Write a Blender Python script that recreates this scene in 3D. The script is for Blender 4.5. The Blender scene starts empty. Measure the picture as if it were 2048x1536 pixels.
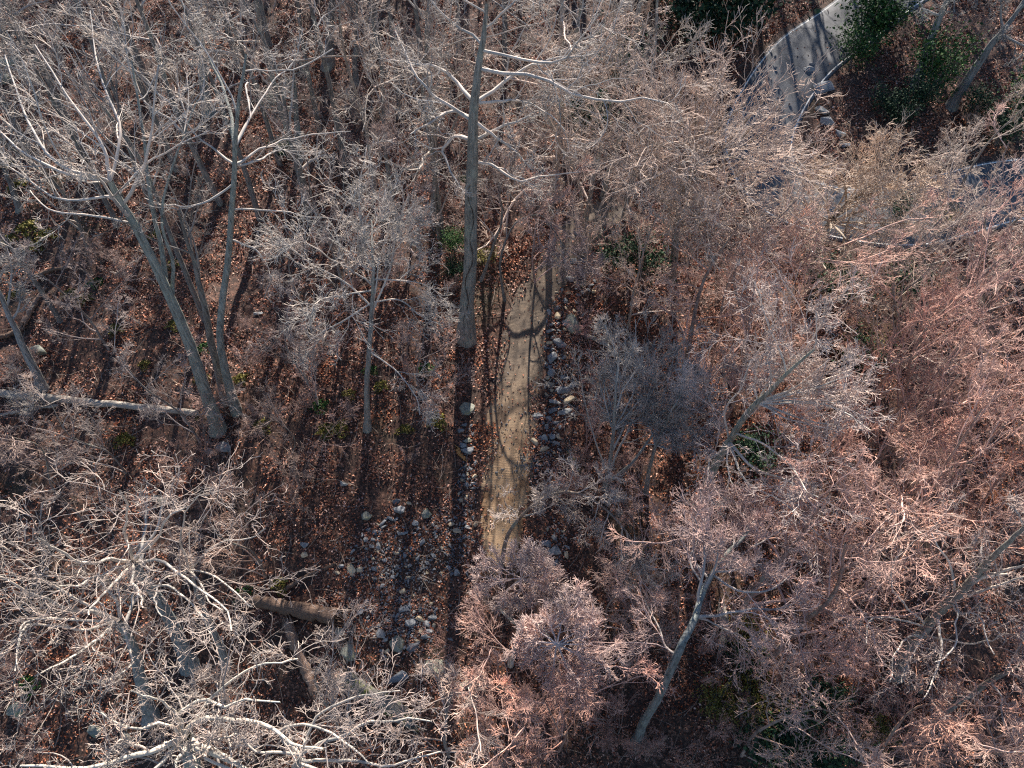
import bpy, math
import numpy as np
from math import radians, sin, cos, tan, atan, pi

S = bpy.context.scene
C = S.collection

# ------------------------------------------------------------------ camera, world, sun, exposure
H = 38.0            # camera height above the foot of the slope straight below it (m)
SLOPE = math.tan(math.radians(15))   # the hillside rises away from the camera
TILT = radians(41)  # off straight down
F = 1400.0          # focal length in pixels of the 2048 px wide photograph
cam_d = bpy.data.cameras.new('camera'); cam = bpy.data.objects.new('camera', cam_d); C.objects.link(cam)
cam.location = (0, 0, H); cam.rotation_euler = (TILT, 0, 0)
cam_d.sensor_width = 36; cam_d.lens = F / 2048 * 36
cam_d.clip_start = 0.5; cam_d.clip_end = 4000
S.camera = cam

SUN_EL = radians(33.5); SUN_AZ = radians(2.5)      # azimuth measured from +Y towards +X
W = bpy.data.worlds.new('World'); S.world = W; W.use_nodes = True
nt = W.node_tree; bg = nt.nodes['Background']
sky = nt.nodes.new('ShaderNodeTexSky'); sky.sky_type = 'NISHITA'; sky.sun_disc = False
sky.sun_elevation = SUN_EL; sky.sun_rotation = SUN_AZ; sky.air_density = 1.0; sky.dust_density = 0.3; sky.ozone_density = 4.0
nt.links.new(sky.outputs[0], bg.inputs[0]); bg.inputs[1].default_value = 0.065
sl = bpy.data.lights.new('sun', 'SUN'); so = bpy.data.objects.new('sun', sl); C.objects.link(so)
sl.energy = 5.0; sl.angle = radians(0.5); sl.color = (1.0, 0.90, 0.80)
so.rotation_euler = (radians(90) - SUN_EL, 0, pi - SUN_AZ)
S.view_settings.view_transform = 'Standard'; S.view_settings.look = 'None'
S.view_settings.gamma = 1; S.view_settings.use_curve_mapping = False
S.view_settings.exposure = 1.4
S.render.engine = 'CYCLES'
S.cycles.max_bounces = 5; S.cycles.diffuse_bounces = 3; S.cycles.glossy_bounces = 1
S.cycles.transmission_bounces = 2; S.cycles.transparent_max_bounces = 4
S.cycles.use_denoising = False
S.cycles.filter_width = 1.2

# ------------------------------------------------------------------ pixel helpers (2048 x 1536 photograph)
def ray(u, v):
    x = (u - 1024) / F; y = (768 - v) / F
    return np.array([x, y * cos(TILT) + sin(TILT), y * sin(TILT) - cos(TILT)])
CAM = np.array([0., 0., H])
def at(u, v, z):
    d = ray(u, v); return CAM + d * ((z - H) / d[2])
def ath(u, v, h):
    d = ray(u, v); return CAM + d * ((h - H) / (d[2] - SLOPE * d[1]))
def proj(P):
    P = np.asarray(P, float) - CAM
    y = P[..., 1] * cos(TILT) + P[..., 2] * sin(TILT)
    w = P[..., 1] * sin(TILT) - P[..., 2] * cos(TILT)
    return np.stack([1024 + F * P[..., 0] / w, 768 - F * y / w], -1)

def smooth(P, n, closed=False):
    P = np.asarray(P, float)
    if len(P) < 3:
        t = np.linspace(0, 1, n)[:, None]; return P[0] * (1 - t) + P[-1] * t
    Q = np.vstack([2 * P[0] - P[1], P, 2 * P[-1] - P[-2]])
    out = []
    for t in np.linspace(0, len(P) - 1 - 1e-6, n):
        i = int(t); f = t - i
        a, b, c, d = Q[i:i + 4]
        out.append(.5 * ((2 * b) + (c - a) * f + (2 * a - 5 * b + 4 * c - d) * f * f + (3 * b - a - 3 * c + d) * f ** 3))
    return np.array(out)

# ------------------------------------------------------------------ terrain
def hash2(ix, iy, s):
    h = np.sin(ix * 127.1 + iy * 311.7 + s * 74.7) * 43758.5453
    return h - np.floor(h)
def vnoise(x, y, s=0):
    ix = np.floor(x); iy = np.floor(y); fx = x - ix; fy = y - iy
    fx = fx * fx * (3 - 2 * fx); fy = fy * fy * (3 - 2 * fy)
    a = hash2(ix, iy, s); b = hash2(ix + 1, iy, s); c = hash2(ix, iy + 1, s); d = hash2(ix + 1, iy + 1, s)
    return (a * (1 - fx) + b * fx) * (1 - fy) + (c * (1 - fx) + d * fx) * fy
def seg_dist(x, y, L):
    best = np.full(np.shape(x), 1e9)
    for (a, b) in zip(L[:-1], L[1:]):
        dx, dy = b - a; q = dx * dx + dy * dy + 1e-9
        t = np.clip(((x - a[0]) * dx + (y - a[1]) * dy) / q, 0, 1)
        best = np.minimum(best, np.hypot(x - a[0] - t * dx, y - a[1] - t * dy))
    return best
TRACK_PX = [(1000, 1130), (1006, 1040), (1013, 960), (1022, 880), (1030, 800), (1040, 720), (1053, 650), (1078, 580), (1118, 520), (1160, 465), (1205, 425), (1240, 400)]
ROAD_PX = [(1840, -80), (1738, 0), (1618, 95), (1545, 190), (1522, 285), (1565, 370), (1670, 415), (1800, 425), (1920, 402), (2060, 372), (2260, 345), (2600, 330)]
TRACK = smooth(np.array([ath(u, v, 0)[:2] for u, v in TRACK_PX]), 90)
ROAD = smooth(np.array([ath(u, v, 0)[:2] for u, v in ROAD_PX]), 90)
def flatmask(x, y):
    d = np.minimum(seg_dist(x, y, TRACK[::4]) - 1.5, seg_dist(x, y, ROAD[::4]) - 3.0)
    return np.clip(d / 1.6, 0, 1)
def zbase(x, y):
    return SLOPE * (140 * np.tanh(y / 140)) * 1.0 + .30 * np.sin(x * .19 + 1.3) * np.sin(y * .16 + .4) + .15 * np.sin(x * .41 + y * .33)
def zg(x, y):
    x = np.asarray(x, float); y = np.asarray(y, float)
    m = flatmask(x, y)
    return zbase(x, y) + m * (.38 * (vnoise(x * .5, y * .5, 1) - .5) + .22 * (vnoise(x * 1.5, y * 1.5, 2) - .5) + .10 * (vnoise(x * 3.1, y * 3.1, 3) - .5) + .06)
def gp(u, v):
    c = 0.
    for _ in range(7):
        p = ath(u, v, c); c = float(zg(p[0], p[1])) - SLOPE * p[1]
    return ath(u, v, c)

# ------------------------------------------------------------------ materials
def mat(name):
    m = bpy.data.materials.new(name); m.use_nodes = True
    n = m.node_tree.nodes; b = n['Principled BSDF']; b.inputs['Roughness'].default_value = .85
    b.inputs['Specular IOR Level'].default_value = .25
    return m, m.node_tree, b
def N(t, kind, **kw):
    n = t.nodes.new(kind)
    for k, v in kw.items():
        if isinstance(k, str) and k.startswith('i_'): n.inputs[k[2:].replace('_', ' ')].default_value = v
        else: setattr(n, k, v)
    return n
def ramp(t, fac, stops, interp='LINEAR'):
    r = t.nodes.new('ShaderNodeValToRGB'); r.color_ramp.interpolation = interp
    e = r.color_ramp.elements
    while len(e) < len(stops): e.new(.5)
    for el, (p, c) in zip(e, stops):
        el.position = p; el.color = (*c, 1) if len(c) == 3 else c
    t.links.new(fac, r.inputs[0]); return r.outputs[0]
def mix(t, fac, a, b, mode='MIX'):
    m = t.nodes.new('ShaderNodeMix'); m.data_type = 'RGBA'; m.blend_type = mode
    for inp, v in ((m.inputs[0], fac), (m.inputs[6], a), (m.inputs[7], b)):
        if hasattr(v, 'links'): t.links.new(v, inp)
        elif isinstance(v, (int, float)): inp.default_value = v
        else: inp.default_value = (*v, 1)
    return m.outputs[2]
def bump(t, b, h, strength=.5, dist=.05):
    n = t.nodes.new('ShaderNodeBump'); n.inputs['Strength'].default_value = strength; n.inputs['Distance'].default_value = dist
    t.links.new(h, n.inputs['Height']); t.links.new(n.outputs[0], b.inputs['Normal'])
def noise(t, scale, detail=4, rough=.6, vec=None):
    n = t.nodes.new('ShaderNodeTexNoise'); n.inputs['Scale'].default_value = scale
    n.inputs['Detail'].default_value = detail; n.inputs['Roughness'].default_value = rough
    if vec is not None: t.links.new(vec, n.inputs['Vector'])
    return n.outputs[0]
def coords(t, scale=(1, 1, 1), kind='Object', rot=(0, 0, 0)):
    tc = t.nodes.new('ShaderNodeTexCoord'); mp = t.nodes.new('ShaderNodeMapping')
    mp.inputs['Scale'].default_value = scale; mp.inputs['Rotation'].default_value = rot
    t.links.new(tc.outputs[kind], mp.inputs[0]); return mp.outputs[0]

# bark: the object's own colour carries the species tint
mb, t, b = mat('bark')
oi = t.nodes.new('ShaderNodeObjectInfo')
v = coords(t, (5, 5, .7)); vf = coords(t)
ridge = noise(t, 2.2, 7, .75, v)
blot = noise(t, 1.1, 4, .6, vf)
c1 = mix(t, 1.0, oi.outputs['Color'], ramp(t, ridge, [(.34, (.22, .21, .20)), (.60, (.95, .92, .88))]), 'MULTIPLY')
lich = ramp(t, blot, [(.52, (0, 0, 0)), (.66, (1, 1, 1))])
lv = t.nodes.new('ShaderNodeMath'); lv.operation = 'MULTIPLY'; lv.inputs[1].default_value = .45
t.links.new(lich, lv.inputs[0])
c2 = mix(t, lv.outputs[0], c1, (.30, .35, .29))
t.links.new(c2, b.inputs['Base Color']); bump(t, b, ridge, .9, .05)
BARK = mb
# twigs and limbs
mt_, t, b = mat('twig_bark')
oi = t.nodes.new('ShaderNodeObjectInfo'); vf = coords(t)
geo = t.nodes.new('ShaderNodeNewGeometry')
c1 = mix(t, 1.0, oi.outputs['Color'], ramp(t, geo.outputs['Random Per Island'], [(0, (.62, .58, .56)), (.5, (.95, .92, .90)), (1, (1.3, 1.26, 1.2))]), 'MULTIPLY')
c2 = mix(t, 1.0, c1, ramp(t, noise(t, .9, 3, .6, vf), [(.32, (.55, .56, .58)), (.5, (.9, .86, .84)), (.66, (1.22, 1.08, 1.0))]), 'MULTIPLY')
t.links.new(c2, b.inputs['Base Color'])
TWIG = mt_
# log wood
def wood(name, dark, light, moss=0.0):
    m, t, b = mat(name)
    v = coords(t, (1, 14, 14)); n1 = noise(t, 1.6, 6, .7, v); vf = coords(t); n2 = noise(t, 1.3, 4, .6, vf)
    c = ramp(t, n1, [(.3, dark), (.68, light)])
    c = mix(t, ramp(t, n2, [(.45, (0, 0, 0)), (.62, (1, 1, 1))]), c, tuple(.55 * q for q in light))
    if moss:
        n3 = noise(t, 2.3, 5, .7, vf)
        c = mix(t, ramp(t, n3, [(.56 - moss * .1, (0, 0, 0)), (.64 - moss * .1, (1, 1, 1))]), c, (.11, .13, .03))
    t.links.new(c, b.inputs['Base Color']); bump(t, b, n1, 1.0, .05); return m
LOG_PALE = wood('pale_dead_wood', (.22, .19, .16), (.52, .47, .40))
LOG_BROWN = wood('rotten_brown_wood', (.045, .03, .024), (.27, .18, .13))
LOG_GREY = wood('mossy_grey_wood', (.09, .085, .075), (.30, .28, .24), .35)
LOG_RED = wood('barkless_red_wood', (.15, .09, .065), (.40, .27, .20))
RAW, t, b = mat('splintered_wood'); v = coords(t, (2, 12, 12))
t.links.new(ramp(t, noise(t, 3, 5, .7, v), [(.3, (.24, .10, .03)), (.7, (.55, .30, .12))]), b.inputs['Base Color'])
# stone
def stone(name, a, c_, lichen=.5):
    m, t, b = mat(name); v = coords(t); oi = t.nodes.new('ShaderNodeObjectInfo')
    vs = coords(t, (1, 1, 5), rot=(.5, .3, 0))
    n1 = noise(t, 3, 8, .65, v); n2 = noise(t, 4, 5, .6, vs); n3 = noise(t, 2.0, 6, .7, v)
    c = ramp(t, n1, [(.3, a), (.7, c_)])
    c = mix(t, .5, c, ramp(t, n2, [(.35, tuple(.45 * q for q in c_)), (.6, tuple(min(1, 1.15 * q) for q in c_))]))
    c = mix(t, ramp(t, n3, [(.55, (0, 0, 0)), (.70 - lichen * .08, (lichen,) * 3)]), c, (.22, .23, .13))
    c = mix(t, 1.0, c, ramp(t, oi.outputs['Random'], [(0, (.65, .66, .7)), (.5, (1, 1, 1)), (1, (1.25, 1.2, 1.1))]), 'MULTIPLY')
    t.links.new(c, b.inputs['Base Color']); bump(t, b, n2, .8, .04); return m
ST_GREY = stone('grey_gneiss', (.11, .12, .13), (.30, .315, .33))
ST_TAN = stone('tan_weathered_stone', (.34, .27, .18), (.55, .46, .33), .1)
ST_MOSS = stone('mossy_stone', (.12, .13, .11), (.30, .31, .26), 1.0)
# forest floor
GM, t, b = mat('leaf_mould'); v = coords(t)
big = noise(t, .22, 4, .6, v); med = noise(t, 1.5, 5, .65, v); fine = noise(t, 14, 5, .8, v)
vo = t.nodes.new('ShaderNodeTexVoronoi'); vo.inputs['Scale'].default_value = 11; t.links.new(v, vo.inputs['Vector'])
sep = t.nodes.new('ShaderNodeSeparateColor'); t.links.new(vo.outputs['Color'], sep.inputs[0])
c = ramp(t, sep.outputs[0], [(0, (.030, .018, .014)), (.35, (.06, .032, .024)), (.7, (.13, .066, .045)), (1, (.24, .13, .09))])
c = mix(t, ramp(t, med, [(.42, (0, 0, 0)), (.62, (.8, .8, .8))]), c, mix(t, fine, (.022, .017, .015), (.075, .05, .04)))
c = mix(t, ramp(t, big, [(.55, (0, 0, 0)), (.7, (.35, .35, .35))]), c, (.045, .05, .02))
t.links.new(c, b.inputs['Base Color']); bump(t, b, fine, .8, .05)
# leaves
LM, t, b = mat('dry_leaf'); geo = t.nodes.new('ShaderNodeNewGeometry'); v = coords(t)
lc = ramp(t, geo.outputs['Random Per Island'], [(0, (.06, .028, .022)), (.25, (.20, .075, .045)), (.5, (.38, .155, .085)), (.75, (.54, .27, .17)), (.93, (.66, .43, .33)), (1, (.74, .58, .50))])
n_ = noise(t, .3, 4, .6, v)
lc = mix(t, 1.0, lc, ramp(t, n_, [(.35, (1.0, .80, .72)), (.5, (.85, .82, .85)), (.65, (1.15, .85, .62))]), 'MULTIPLY')
t.links.new(lc, b.inputs['Base Color']); b.inputs['Roughness'].default_value = .6
# dirt
DM, t, b = mat('track_dirt'); v = coords(t); sy = t.nodes.new('ShaderNodeSeparateXYZ'); t.links.new(v, sy.inputs[0])
wv = t.nodes.new('ShaderNodeTexWave'); wv.bands_direction = 'Y'; wv.inputs['Scale'].default_value = 3.4
wv.inputs['Distortion'].default_value = 2.5; wv.inputs['Detail'].default_value = 3; wv.inputs['Detail Scale'].default_value = 3
t.links.new(v, wv.inputs['Vector'])
n1 = noise(t, .8, 5, .65, v); n2 = noise(t, 22, 6, .8, v)
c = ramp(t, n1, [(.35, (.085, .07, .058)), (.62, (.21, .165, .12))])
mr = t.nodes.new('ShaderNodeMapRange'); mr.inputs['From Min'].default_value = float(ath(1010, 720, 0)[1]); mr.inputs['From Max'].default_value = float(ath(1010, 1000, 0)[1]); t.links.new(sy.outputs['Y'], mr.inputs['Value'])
c = mix(t, mr.outputs[0], c, ramp(t, n1, [(.35, (.18, .105, .055)), (.62, (.46, .32, .19))]))  # near end: orange clay tone, with a golden sunlit glow painted into it
c = mix(t, 1.0, c, ramp(t, n2, [(.3, (.55, .5, .5)), (.6, (1.1, 1.1, 1.1))]), 'MULTIPLY')
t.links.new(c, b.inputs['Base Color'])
mk = t.nodes.new('ShaderNodeMath'); mk.operation = 'MULTIPLY'; t.links.new(wv.outputs[0], mk.inputs[0]); t.links.new(ramp(t, noise(t, 1.3, 4, .6, v), [(.45, (0, 0, 0)), (.65, (.6, .6, .6))]), mk.inputs[1])
ad = t.nodes.new('ShaderNodeMath'); ad.operation = 'ADD'; t.links.new(mk.outputs[0], ad.inputs[0]); t.links.new(n2, ad.inputs[1])
bump(t, b, ad.outputs[0], .45, .04)
# asphalt
AM, t, b = mat('asphalt'); v = coords(t)
c = ramp(t, noise(t, .5, 6, .7, v), [(.35, (.075, .082, .09)), (.65, (.15, .157, .168))])
c = mix(t, 1.0, c, ramp(t, noise(t, 40, 4, .8, v), [(.3, (.75, .75, .75)), (.65, (1.15, 1.15, 1.15))]), 'MULTIPLY')
vo = t.nodes.new('ShaderNodeTexVoronoi'); vo.feature = 'DISTANCE_TO_EDGE'; vo.inputs['Scale'].default_value = .55; t.links.new(v, vo.inputs['Vector'])
c = mix(t, ramp(t, vo.outputs[0], [(0, (.7, .7, .7)), (.018, (0, 0, 0))]), c, (.035, .035, .035))
t.links.new(c, b.inputs['Base Color'])
PM, t, b = mat('road_paint'); t.links.new(ramp(t, noise(t, 9, 5, .8, coords(t)), [(.35, (.25, .25, .25)), (.5, (.72, .72, .68))]), b.inputs['Base Color'])
# evergreen and moss
def green(name, stops):
    m, t, b = mat(name); geo = t.nodes.new('ShaderNodeNewGeometry')
    t.links.new(ramp(t, geo.outputs['Random Per Island'], stops), b.inputs['Base Color']); b.inputs['Roughness'].default_value = .7; b.inputs['Specular IOR Level'].default_value = .12
    return m
EV = green('evergreen_leaf', [(0, (.010, .026, .018)), (.6, (.022, .055, .028)), (1, (.06, .10, .045))])
EVB = green('bright_evergreen_leaf', [(0, (.015, .045, .018)), (.6, (.035, .095, .025)), (1, (.10, .18, .05))])
OL = green('olive_leaf', [(0, (.06, .055, .015)), (.6, (.14, .13, .03)), (1, (.28, .24, .07))])
RU = green('russet_leaf', [(0, (.14, .05, .03)), (.6, (.32, .12, .06)), (1, (.50, .26, .16))])

# ------------------------------------------------------------------ mesh helpers
def mesh(name, V, Fc, m, smooth_=True):
    V = np.ascontiguousarray(V, dtype=np.float32); Fc = np.ascontiguousarray(Fc, dtype=np.int32)
    k = Fc.shape[1]; me = bpy.data.meshes.new(name)
    me.vertices.add(len(V)); me.vertices.foreach_set('co', V.ravel())
    me.loops.add(Fc.size); me.loops.foreach_set('vertex_index', Fc.ravel())
    me.polygons.add(len(Fc)); me.polygons.foreach_set('loop_start', np.arange(0, Fc.size, k, dtype=np.int32))
    me.polygons.foreach_set('loop_total', np.full(len(Fc), k, dtype=np.int32))
    if smooth_: me.polygons.foreach_set('use_smooth', np.ones(len(Fc), dtype=bool))
    me.update(calc_edges=True); me.materials.append(m); return me
def obj(name, me, parent=None, loc=(0, 0, 0), col=None, **tags):
    o = bpy.data.objects.new(name, me); C.objects.link(o); o.parent = parent; o.location = loc
    if col is not None: o.color = (*col, 1)
    for k, v in tags.items(): o[k] = v
    return o
def nrm(v): return v / (np.linalg.norm(v, axis=-1, keepdims=True) + 1e-9)
def tubes(P, R, sides, jit=0, rng=None):
    """P (N,K,3) polylines, R (N,K) radii -> verts, quads"""
    Nn, K, _ = P.shape
    T = nrm(np.gradient(P, axis=1))
    mean = np.abs(T.mean(1)); ref = np.eye(3)[np.argmin(mean, axis=1)][:, None, :]
    u = nrm(np.cross(T, np.broadcast_to(ref, T.shape))); w = np.cross(T, u)
    a = np.arange(sides) * 2 * pi / sides
    rr = R[:, :, None, None] * np.ones((1, 1, sides, 1))
    if jit: rr = rr * (1 + jit * (rng.random((Nn, K, sides, 1)) - .5))
    V = P[:, :, None, :] + rr * (u[:, :, None, :] * np.cos(a)[None, None, :, None] + w[:, :, None, :] * np.sin(a)[None, None, :, None])
    base = (np.arange(Nn) * K * sides)[:, None, None] + (np.arange(K - 1) * sides)[None, :, None]
    i = np.arange(sides)[None, None, :]; j = (i + 1) % sides
    Q = np.stack([base + i, base + j, base + sides + j, base + sides + i], -1).reshape(-1, 4)
    return V.reshape(-1, 3), Q
def merge(parts):
    Vs, Fs, o = [], [], 0
    for V, Q in parts:
        Vs.append(V); Fs.append(Q + o); o += len(V)
    return np.vstack(Vs), np.vstack(Fs)
def grow(rng, P, R, n, t0, t1, lr, ang, K, wig, up, rr, rmin, taper=.55, lmin=0.):
    Nn, Kp, _ = P.shape; M = Nn * n
    idx = np.repeat(np.arange(Nn), n)
    t = t0 + (t1 - t0) * (np.tile(np.arange(n), Nn) + rng.random(M)) / n
    f = np.clip(t * (Kp - 1), 0, Kp - 1.001); i = f.astype(int); f = (f - i)[:, None]
    A = P[idx, i]; B = P[idx, i + 1]; pos = A + (B - A) * f; tn = nrm(B - A)
    pr = R[idx, i] * (1 - f[:, 0]) + R[idx, i + 1] * f[:, 0]
    plen = np.linalg.norm(np.diff(P, axis=1), axis=2).sum(1)[idx]
    L = np.maximum(plen * lr * (1 - taper * (t - t0) / (t1 - t0 + 1e-6)) * rng.uniform(.6, 1.3, M), lmin)
    rnd = rng.normal(size=(M, 3)); perp = nrm(rnd - (rnd * tn).sum(1, keepdims=True) * tn)
    a = np.radians(rng.uniform(ang[0], ang[1], M))[:, None]
    d = nrm(np.cos(a) * tn + np.sin(a) * perp)
    pts = [pos]; seg = (L / (K - 1))[:, None]
    for k in range(K - 1):
        d = nrm(d + wig * rng.normal(size=(M, 3)) + up * np.array([0, 0, 1.]))
        pts.append(pts[-1] + d * seg)
    Q = np.stack(pts, 1)
    r0 = np.maximum(pr * rr, rmin)
    RR = np.maximum(r0[:, None] * np.linspace(1, .35, K)[None], rmin)
    return Q, RR

STY = {
    # wig, up, children per level, angles
    'oak':   dict(wig=.26, up=.02, n=(5, 4, 4, 2), ang=(25, 70), lr=(.55, .58, .55, .65)),
    'maple': dict(wig=.15, up=.035, n=(6, 5, 4, 2), ang=(22, 52), lr=(.55, .55, .55, .7)),
    'fine':  dict(wig=.17, up=.03, n=(6, 5, 4, 2), ang=(20, 52), lr=(.55, .55, .56, .7)),
}
def twigs(rng, P, R, sty, rmin=.0100, dense=1.0, scale=1.0):
    s = STY[sty]; parts = []
    n = [max(2, int(round(q * dense))) for q in s['n'][:2]] + list(s['n'][2:])
    rs = (.55, .55, .55, .6); K = (8, 6, 4, 3); sd = (4, 3, 3, 3)
    for lv in range(4):
        P, R = grow(rng, P, R, n[lv], .22 if lv == 0 else .15, 1.0, s['lr'][lv], s['ang'], K[lv], s['wig'] * (1 if lv < 2 else .8), s['up'], rs[lv], rmin * (1.0, 1.0, 1.0, .8)[lv], lmin=(0, 0, .28, .22)[lv] * scale)
        parts.append(tubes(P, R, sd[lv]))
    return parts
def resample(P, r0, r1, n, rng=None, wob=0., power=1.0):
    Q = smooth(P, n)
    if wob and rng is not None:
        w = rng.normal(size=(n, 3)); w = (w + np.roll(w, 1, 0)) * .5 * wob; w[0] = 0; Q = Q + w
    t = np.linspace(0, 1, n) ** power
    return Q[None], (r0 + (r1 - r0) * t)[None]

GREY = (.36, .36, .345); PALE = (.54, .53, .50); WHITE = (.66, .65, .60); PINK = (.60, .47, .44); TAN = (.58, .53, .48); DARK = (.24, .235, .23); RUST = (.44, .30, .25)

def auto_limbs(rng, TP, TR, h, sty, n, t0=.42, spread=1.0):
    s = STY[sty]
    ang = (50, 85) if sty == 'oak' else (28, 55)
    P, R = grow(rng, TP, TR, n, t0, 1.0, .40 * spread, ang, 9, s['wig'] * .75, s['up'] * 1.2, .55, .025, taper=.45)
    return P, R

def flare(R, h):
    R = R.copy(); R[0, 0] *= 1.6; R[0, 1] *= 1.2; R[0, 2] *= 1.06; return R

def hero(label, trunk, r, limbs=(), sty='oak', tint=GREY, limb_tint=None, twig_tint=None, auto=6, t0=.45, seed=1, group=None, hmax=19., rtop=None, spread=1.0, dense=1.0, name='bare_tree', cat='tree', forks=(), base=None, heights=None, vine=False):
    """trunk: photo pixels from the foot upwards; each is turned into the point of its sight line nearest the upright over the foot"""
    rng = np.random.default_rng(seed)
    B = gp(*trunk[0]) if base is None else np.array([base[0], base[1], float(zg(base[0], base[1]))])
    pts = [B - [0, 0, .25]]
    px = trunk[1:] if base is None else trunk
    for k, (u, v) in enumerate(px):
        if heights is not None: pts.append(at(u, v, B[2] + heights[k])); continue
        d = ray(u, v); w0 = CAM - B
        dd = d @ d; dz = d[2]; den = dd - dz * dz
        s_ = (dz * w0[2] - d @ w0) / den
        p = CAM + d * s_
        z = min(max(p[2], B[2] + .3), B[2] + hmax); pts.append(at(u, v, z))
    pts = np.array(pts)
    top = pts[-1]; rt = rtop if rtop is not None else r * .2
    TP, TR = resample(pts, r, rt, 18, rng, .03)
    root = obj(name, None, None, B, label=label, category=cat, **({'group': group} if group else {}))
    loc = lambda V: V - B
    V, Q = tubes(TP, flare(TR, 0), 12, .10, rng)
    obj('trunk', mesh('trunk', loc(V), Q, BARK), root, col=tint)
    h = top[2] - B[2]
    if vine:
        m_ = 60; tt = np.linspace(.02, .42, m_); c_ = np.stack([np.interp(tt, np.linspace(0, 1, 18), TP[0, :, a]) for a in range(3)], 1); rv = np.interp(tt, np.linspace(0, 1, 18), TR[0])
        ph = -pi / 2 + .35 * np.sin(tt * 60) + .25 * np.sin(tt * 23 + 1)
        VP = c_ + np.stack([np.cos(ph), np.sin(ph), 0 * ph], 1) * (rv * 1.04)[:, None]
        V, Q = tubes(VP[None], np.linspace(.035, .015, m_)[None], 5); obj('vine', mesh('vine', loc(V), Q, BARK), root, col=(.10, .08, .07))
    src = []
    tpx = proj(TP[0])
    allp = [(TP, TR)]
    for f in forks:      # secondary stems: (pixels, end height, radius)
        fpx, hend, fr = f
        j = int(np.argmin(((tpx - np.array(fpx[0])) ** 2).sum(1))); p0 = TP[0, j]
        q = [p0] + [at(u, v, p0[2] + (hend + B[2] - p0[2]) * (k + 1) / (len(fpx) - 1)) for k, (u, v) in enumerate(fpx[1:])]
        FP, FR = resample(np.array(q), fr, fr * .3, 16, rng, .03)
        V, Q = tubes(FP, FR, 9, .08, rng); obj('stem', mesh('stem', loc(V), Q, BARK), root, col=tint); allp.append((FP, FR))
    cpx = [proj(p[0][0]) for p in allp]
    LT = limb_tint or tint
    lens = []
    for l in limbs:      # main limbs: (pixels, end height[, radius])
        lpx, hend = l[0], l[1]; lr_ = l[2] if len(l) > 2 else None
        best = min(((np.min(((c - np.array(lpx[0])) ** 2).sum(1)), a) for a, c in enumerate(cpx)), key=lambda q: q[0])[1]
        SP, SR = allp[best]; j = int(np.argmin(((cpx[best] - np.array(lpx[0])) ** 2).sum(1))); p0 = SP[0, j]
        rr = (lr_ or SR[0, j] * .6) * .82
        q = [p0] + [at(u, v, p0[2] + (hend + B[2] - p0[2]) * (k + 1) / (len(lpx) - 1)) for k, (u, v) in enumerate(lpx[1:])]
        LP, LR = resample(np.array(q), rr, max(.02, rr * .3), 14, rng, .05 if sty == 'oak' else .025)
        V, Q = tubes(LP, LR, 7, .1, rng); obj('limb', mesh('limb', loc(V), Q, TWIG), root, col=LT)
        src.append((LP[:, ::1], LR))
    if auto:
        for (SP, SR) in allp:
            LP, LR = auto_limbs(rng, SP, SR, h, sty, auto, t0, spread)
            for a in range(len(LP)):
                V, Q = tubes(LP[a:a + 1], LR[a:a + 1], 6, .08, rng); obj('limb', mesh('limb', loc(V), Q, TWIG), root, col=LT)
            for a in range(len(LP)): src.append((resample(LP[a], LR[a, 0], LR[a, -1], 14)))
    P = np.concatenate([s_[0] for s_ in src]); R = np.concatenate([s_[1] for s_ in src])
    V, Q = merge(twigs(rng, P, R, sty, dense=dense))
    obj('crown', mesh('crown', loc(V), Q, TWIG), root, col=twig_tint or LT)
    return root

# generic trees: ten shapes, copied
VAR = {}
def variant(key, h, r, sty, n, seed, t0=.35, spread=1.0, dense=.9, bend=.6, fork=False):
    rng = np.random.default_rng(seed)
    pts = np.array([[0, 0, -.3], [0, 0, .2], [rng.normal() * bend * .3, rng.normal() * bend * .3, h * .35], [rng.normal() * bend, rng.normal() * bend, h * .7], [rng.normal() * bend, rng.normal() * bend, h]])
    TP, TR = resample(pts, r, r * .18, 18, rng, .03)
    tv = [tubes(TP, flare(TR, 0), 9, .1, rng)]
    LP, LR = auto_limbs(rng, TP, TR, h, sty, n, t0, spread)
    lv = tubes(LP, LR, 5)
    P = np.concatenate([resample(LP[a], LR[a, 0], LR[a, -1], 14)[0] for a in range(len(LP))])
    R = np.concatenate([resample(LP[a], LR[a, 0], LR[a, -1], 14)[1] for a in range(len(LP))])
    V, Q = merge([lv] + twigs(rng, P, R, sty, dense=dense))
    VT, QT = merge(tv)
    VAR[key] = (mesh('trunk', VT, QT, BARK), mesh('crown', V, Q, TWIG), h)
variant('oakA', 16, .26, 'oak', 9, 11, spread=1.05)
variant('oakB', 15, .24, 'oak', 10, 12, spread=1.2, t0=.45)
variant('mapA', 16, .20, 'maple', 11, 13)
variant('mapB', 13, .15, 'maple', 11, 14, t0=.3)
variant('finA', 14, .17, 'fine', 9, 15)
variant('finB', 11, .13, 'fine', 9, 16, t0=.28)
variant('finC', 9, .10, 'fine', 8, 17, t0=.22, spread=1.25)
variant('tall', 18, .34, 'maple', 7, 18, t0=.62, spread=.7, dense=.7)
variant('pole', 17, .38, 'oak', 6, 19, t0=.65, spread=.6, dense=.7, bend=.35)
def tree(key, x, y, h, label, tint=GREY, rot=None, lean=(0, 0), trunk_tint=None, group=None, wide=1.0, name='bare_tree', rng=np.random.default_rng(5)):
    tm, cm, h0 = VAR[key]; s = h / h0
    root = obj(name, None, None, (x, y, float(zg(x, y))), label=label, category='tree', **({'group': group} if group else {}))
    root.scale = (s * wide, s * wide, s); root.rotation_euler = (lean[0], lean[1], rng.uniform(0, 6.28) if rot is None else rot)
    tt = trunk_tint or tuple(.80 * q for q in tint)
    obj('trunk', tm, root, col=tt); obj('crown', cm, root, col=tint)
    return root

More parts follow.
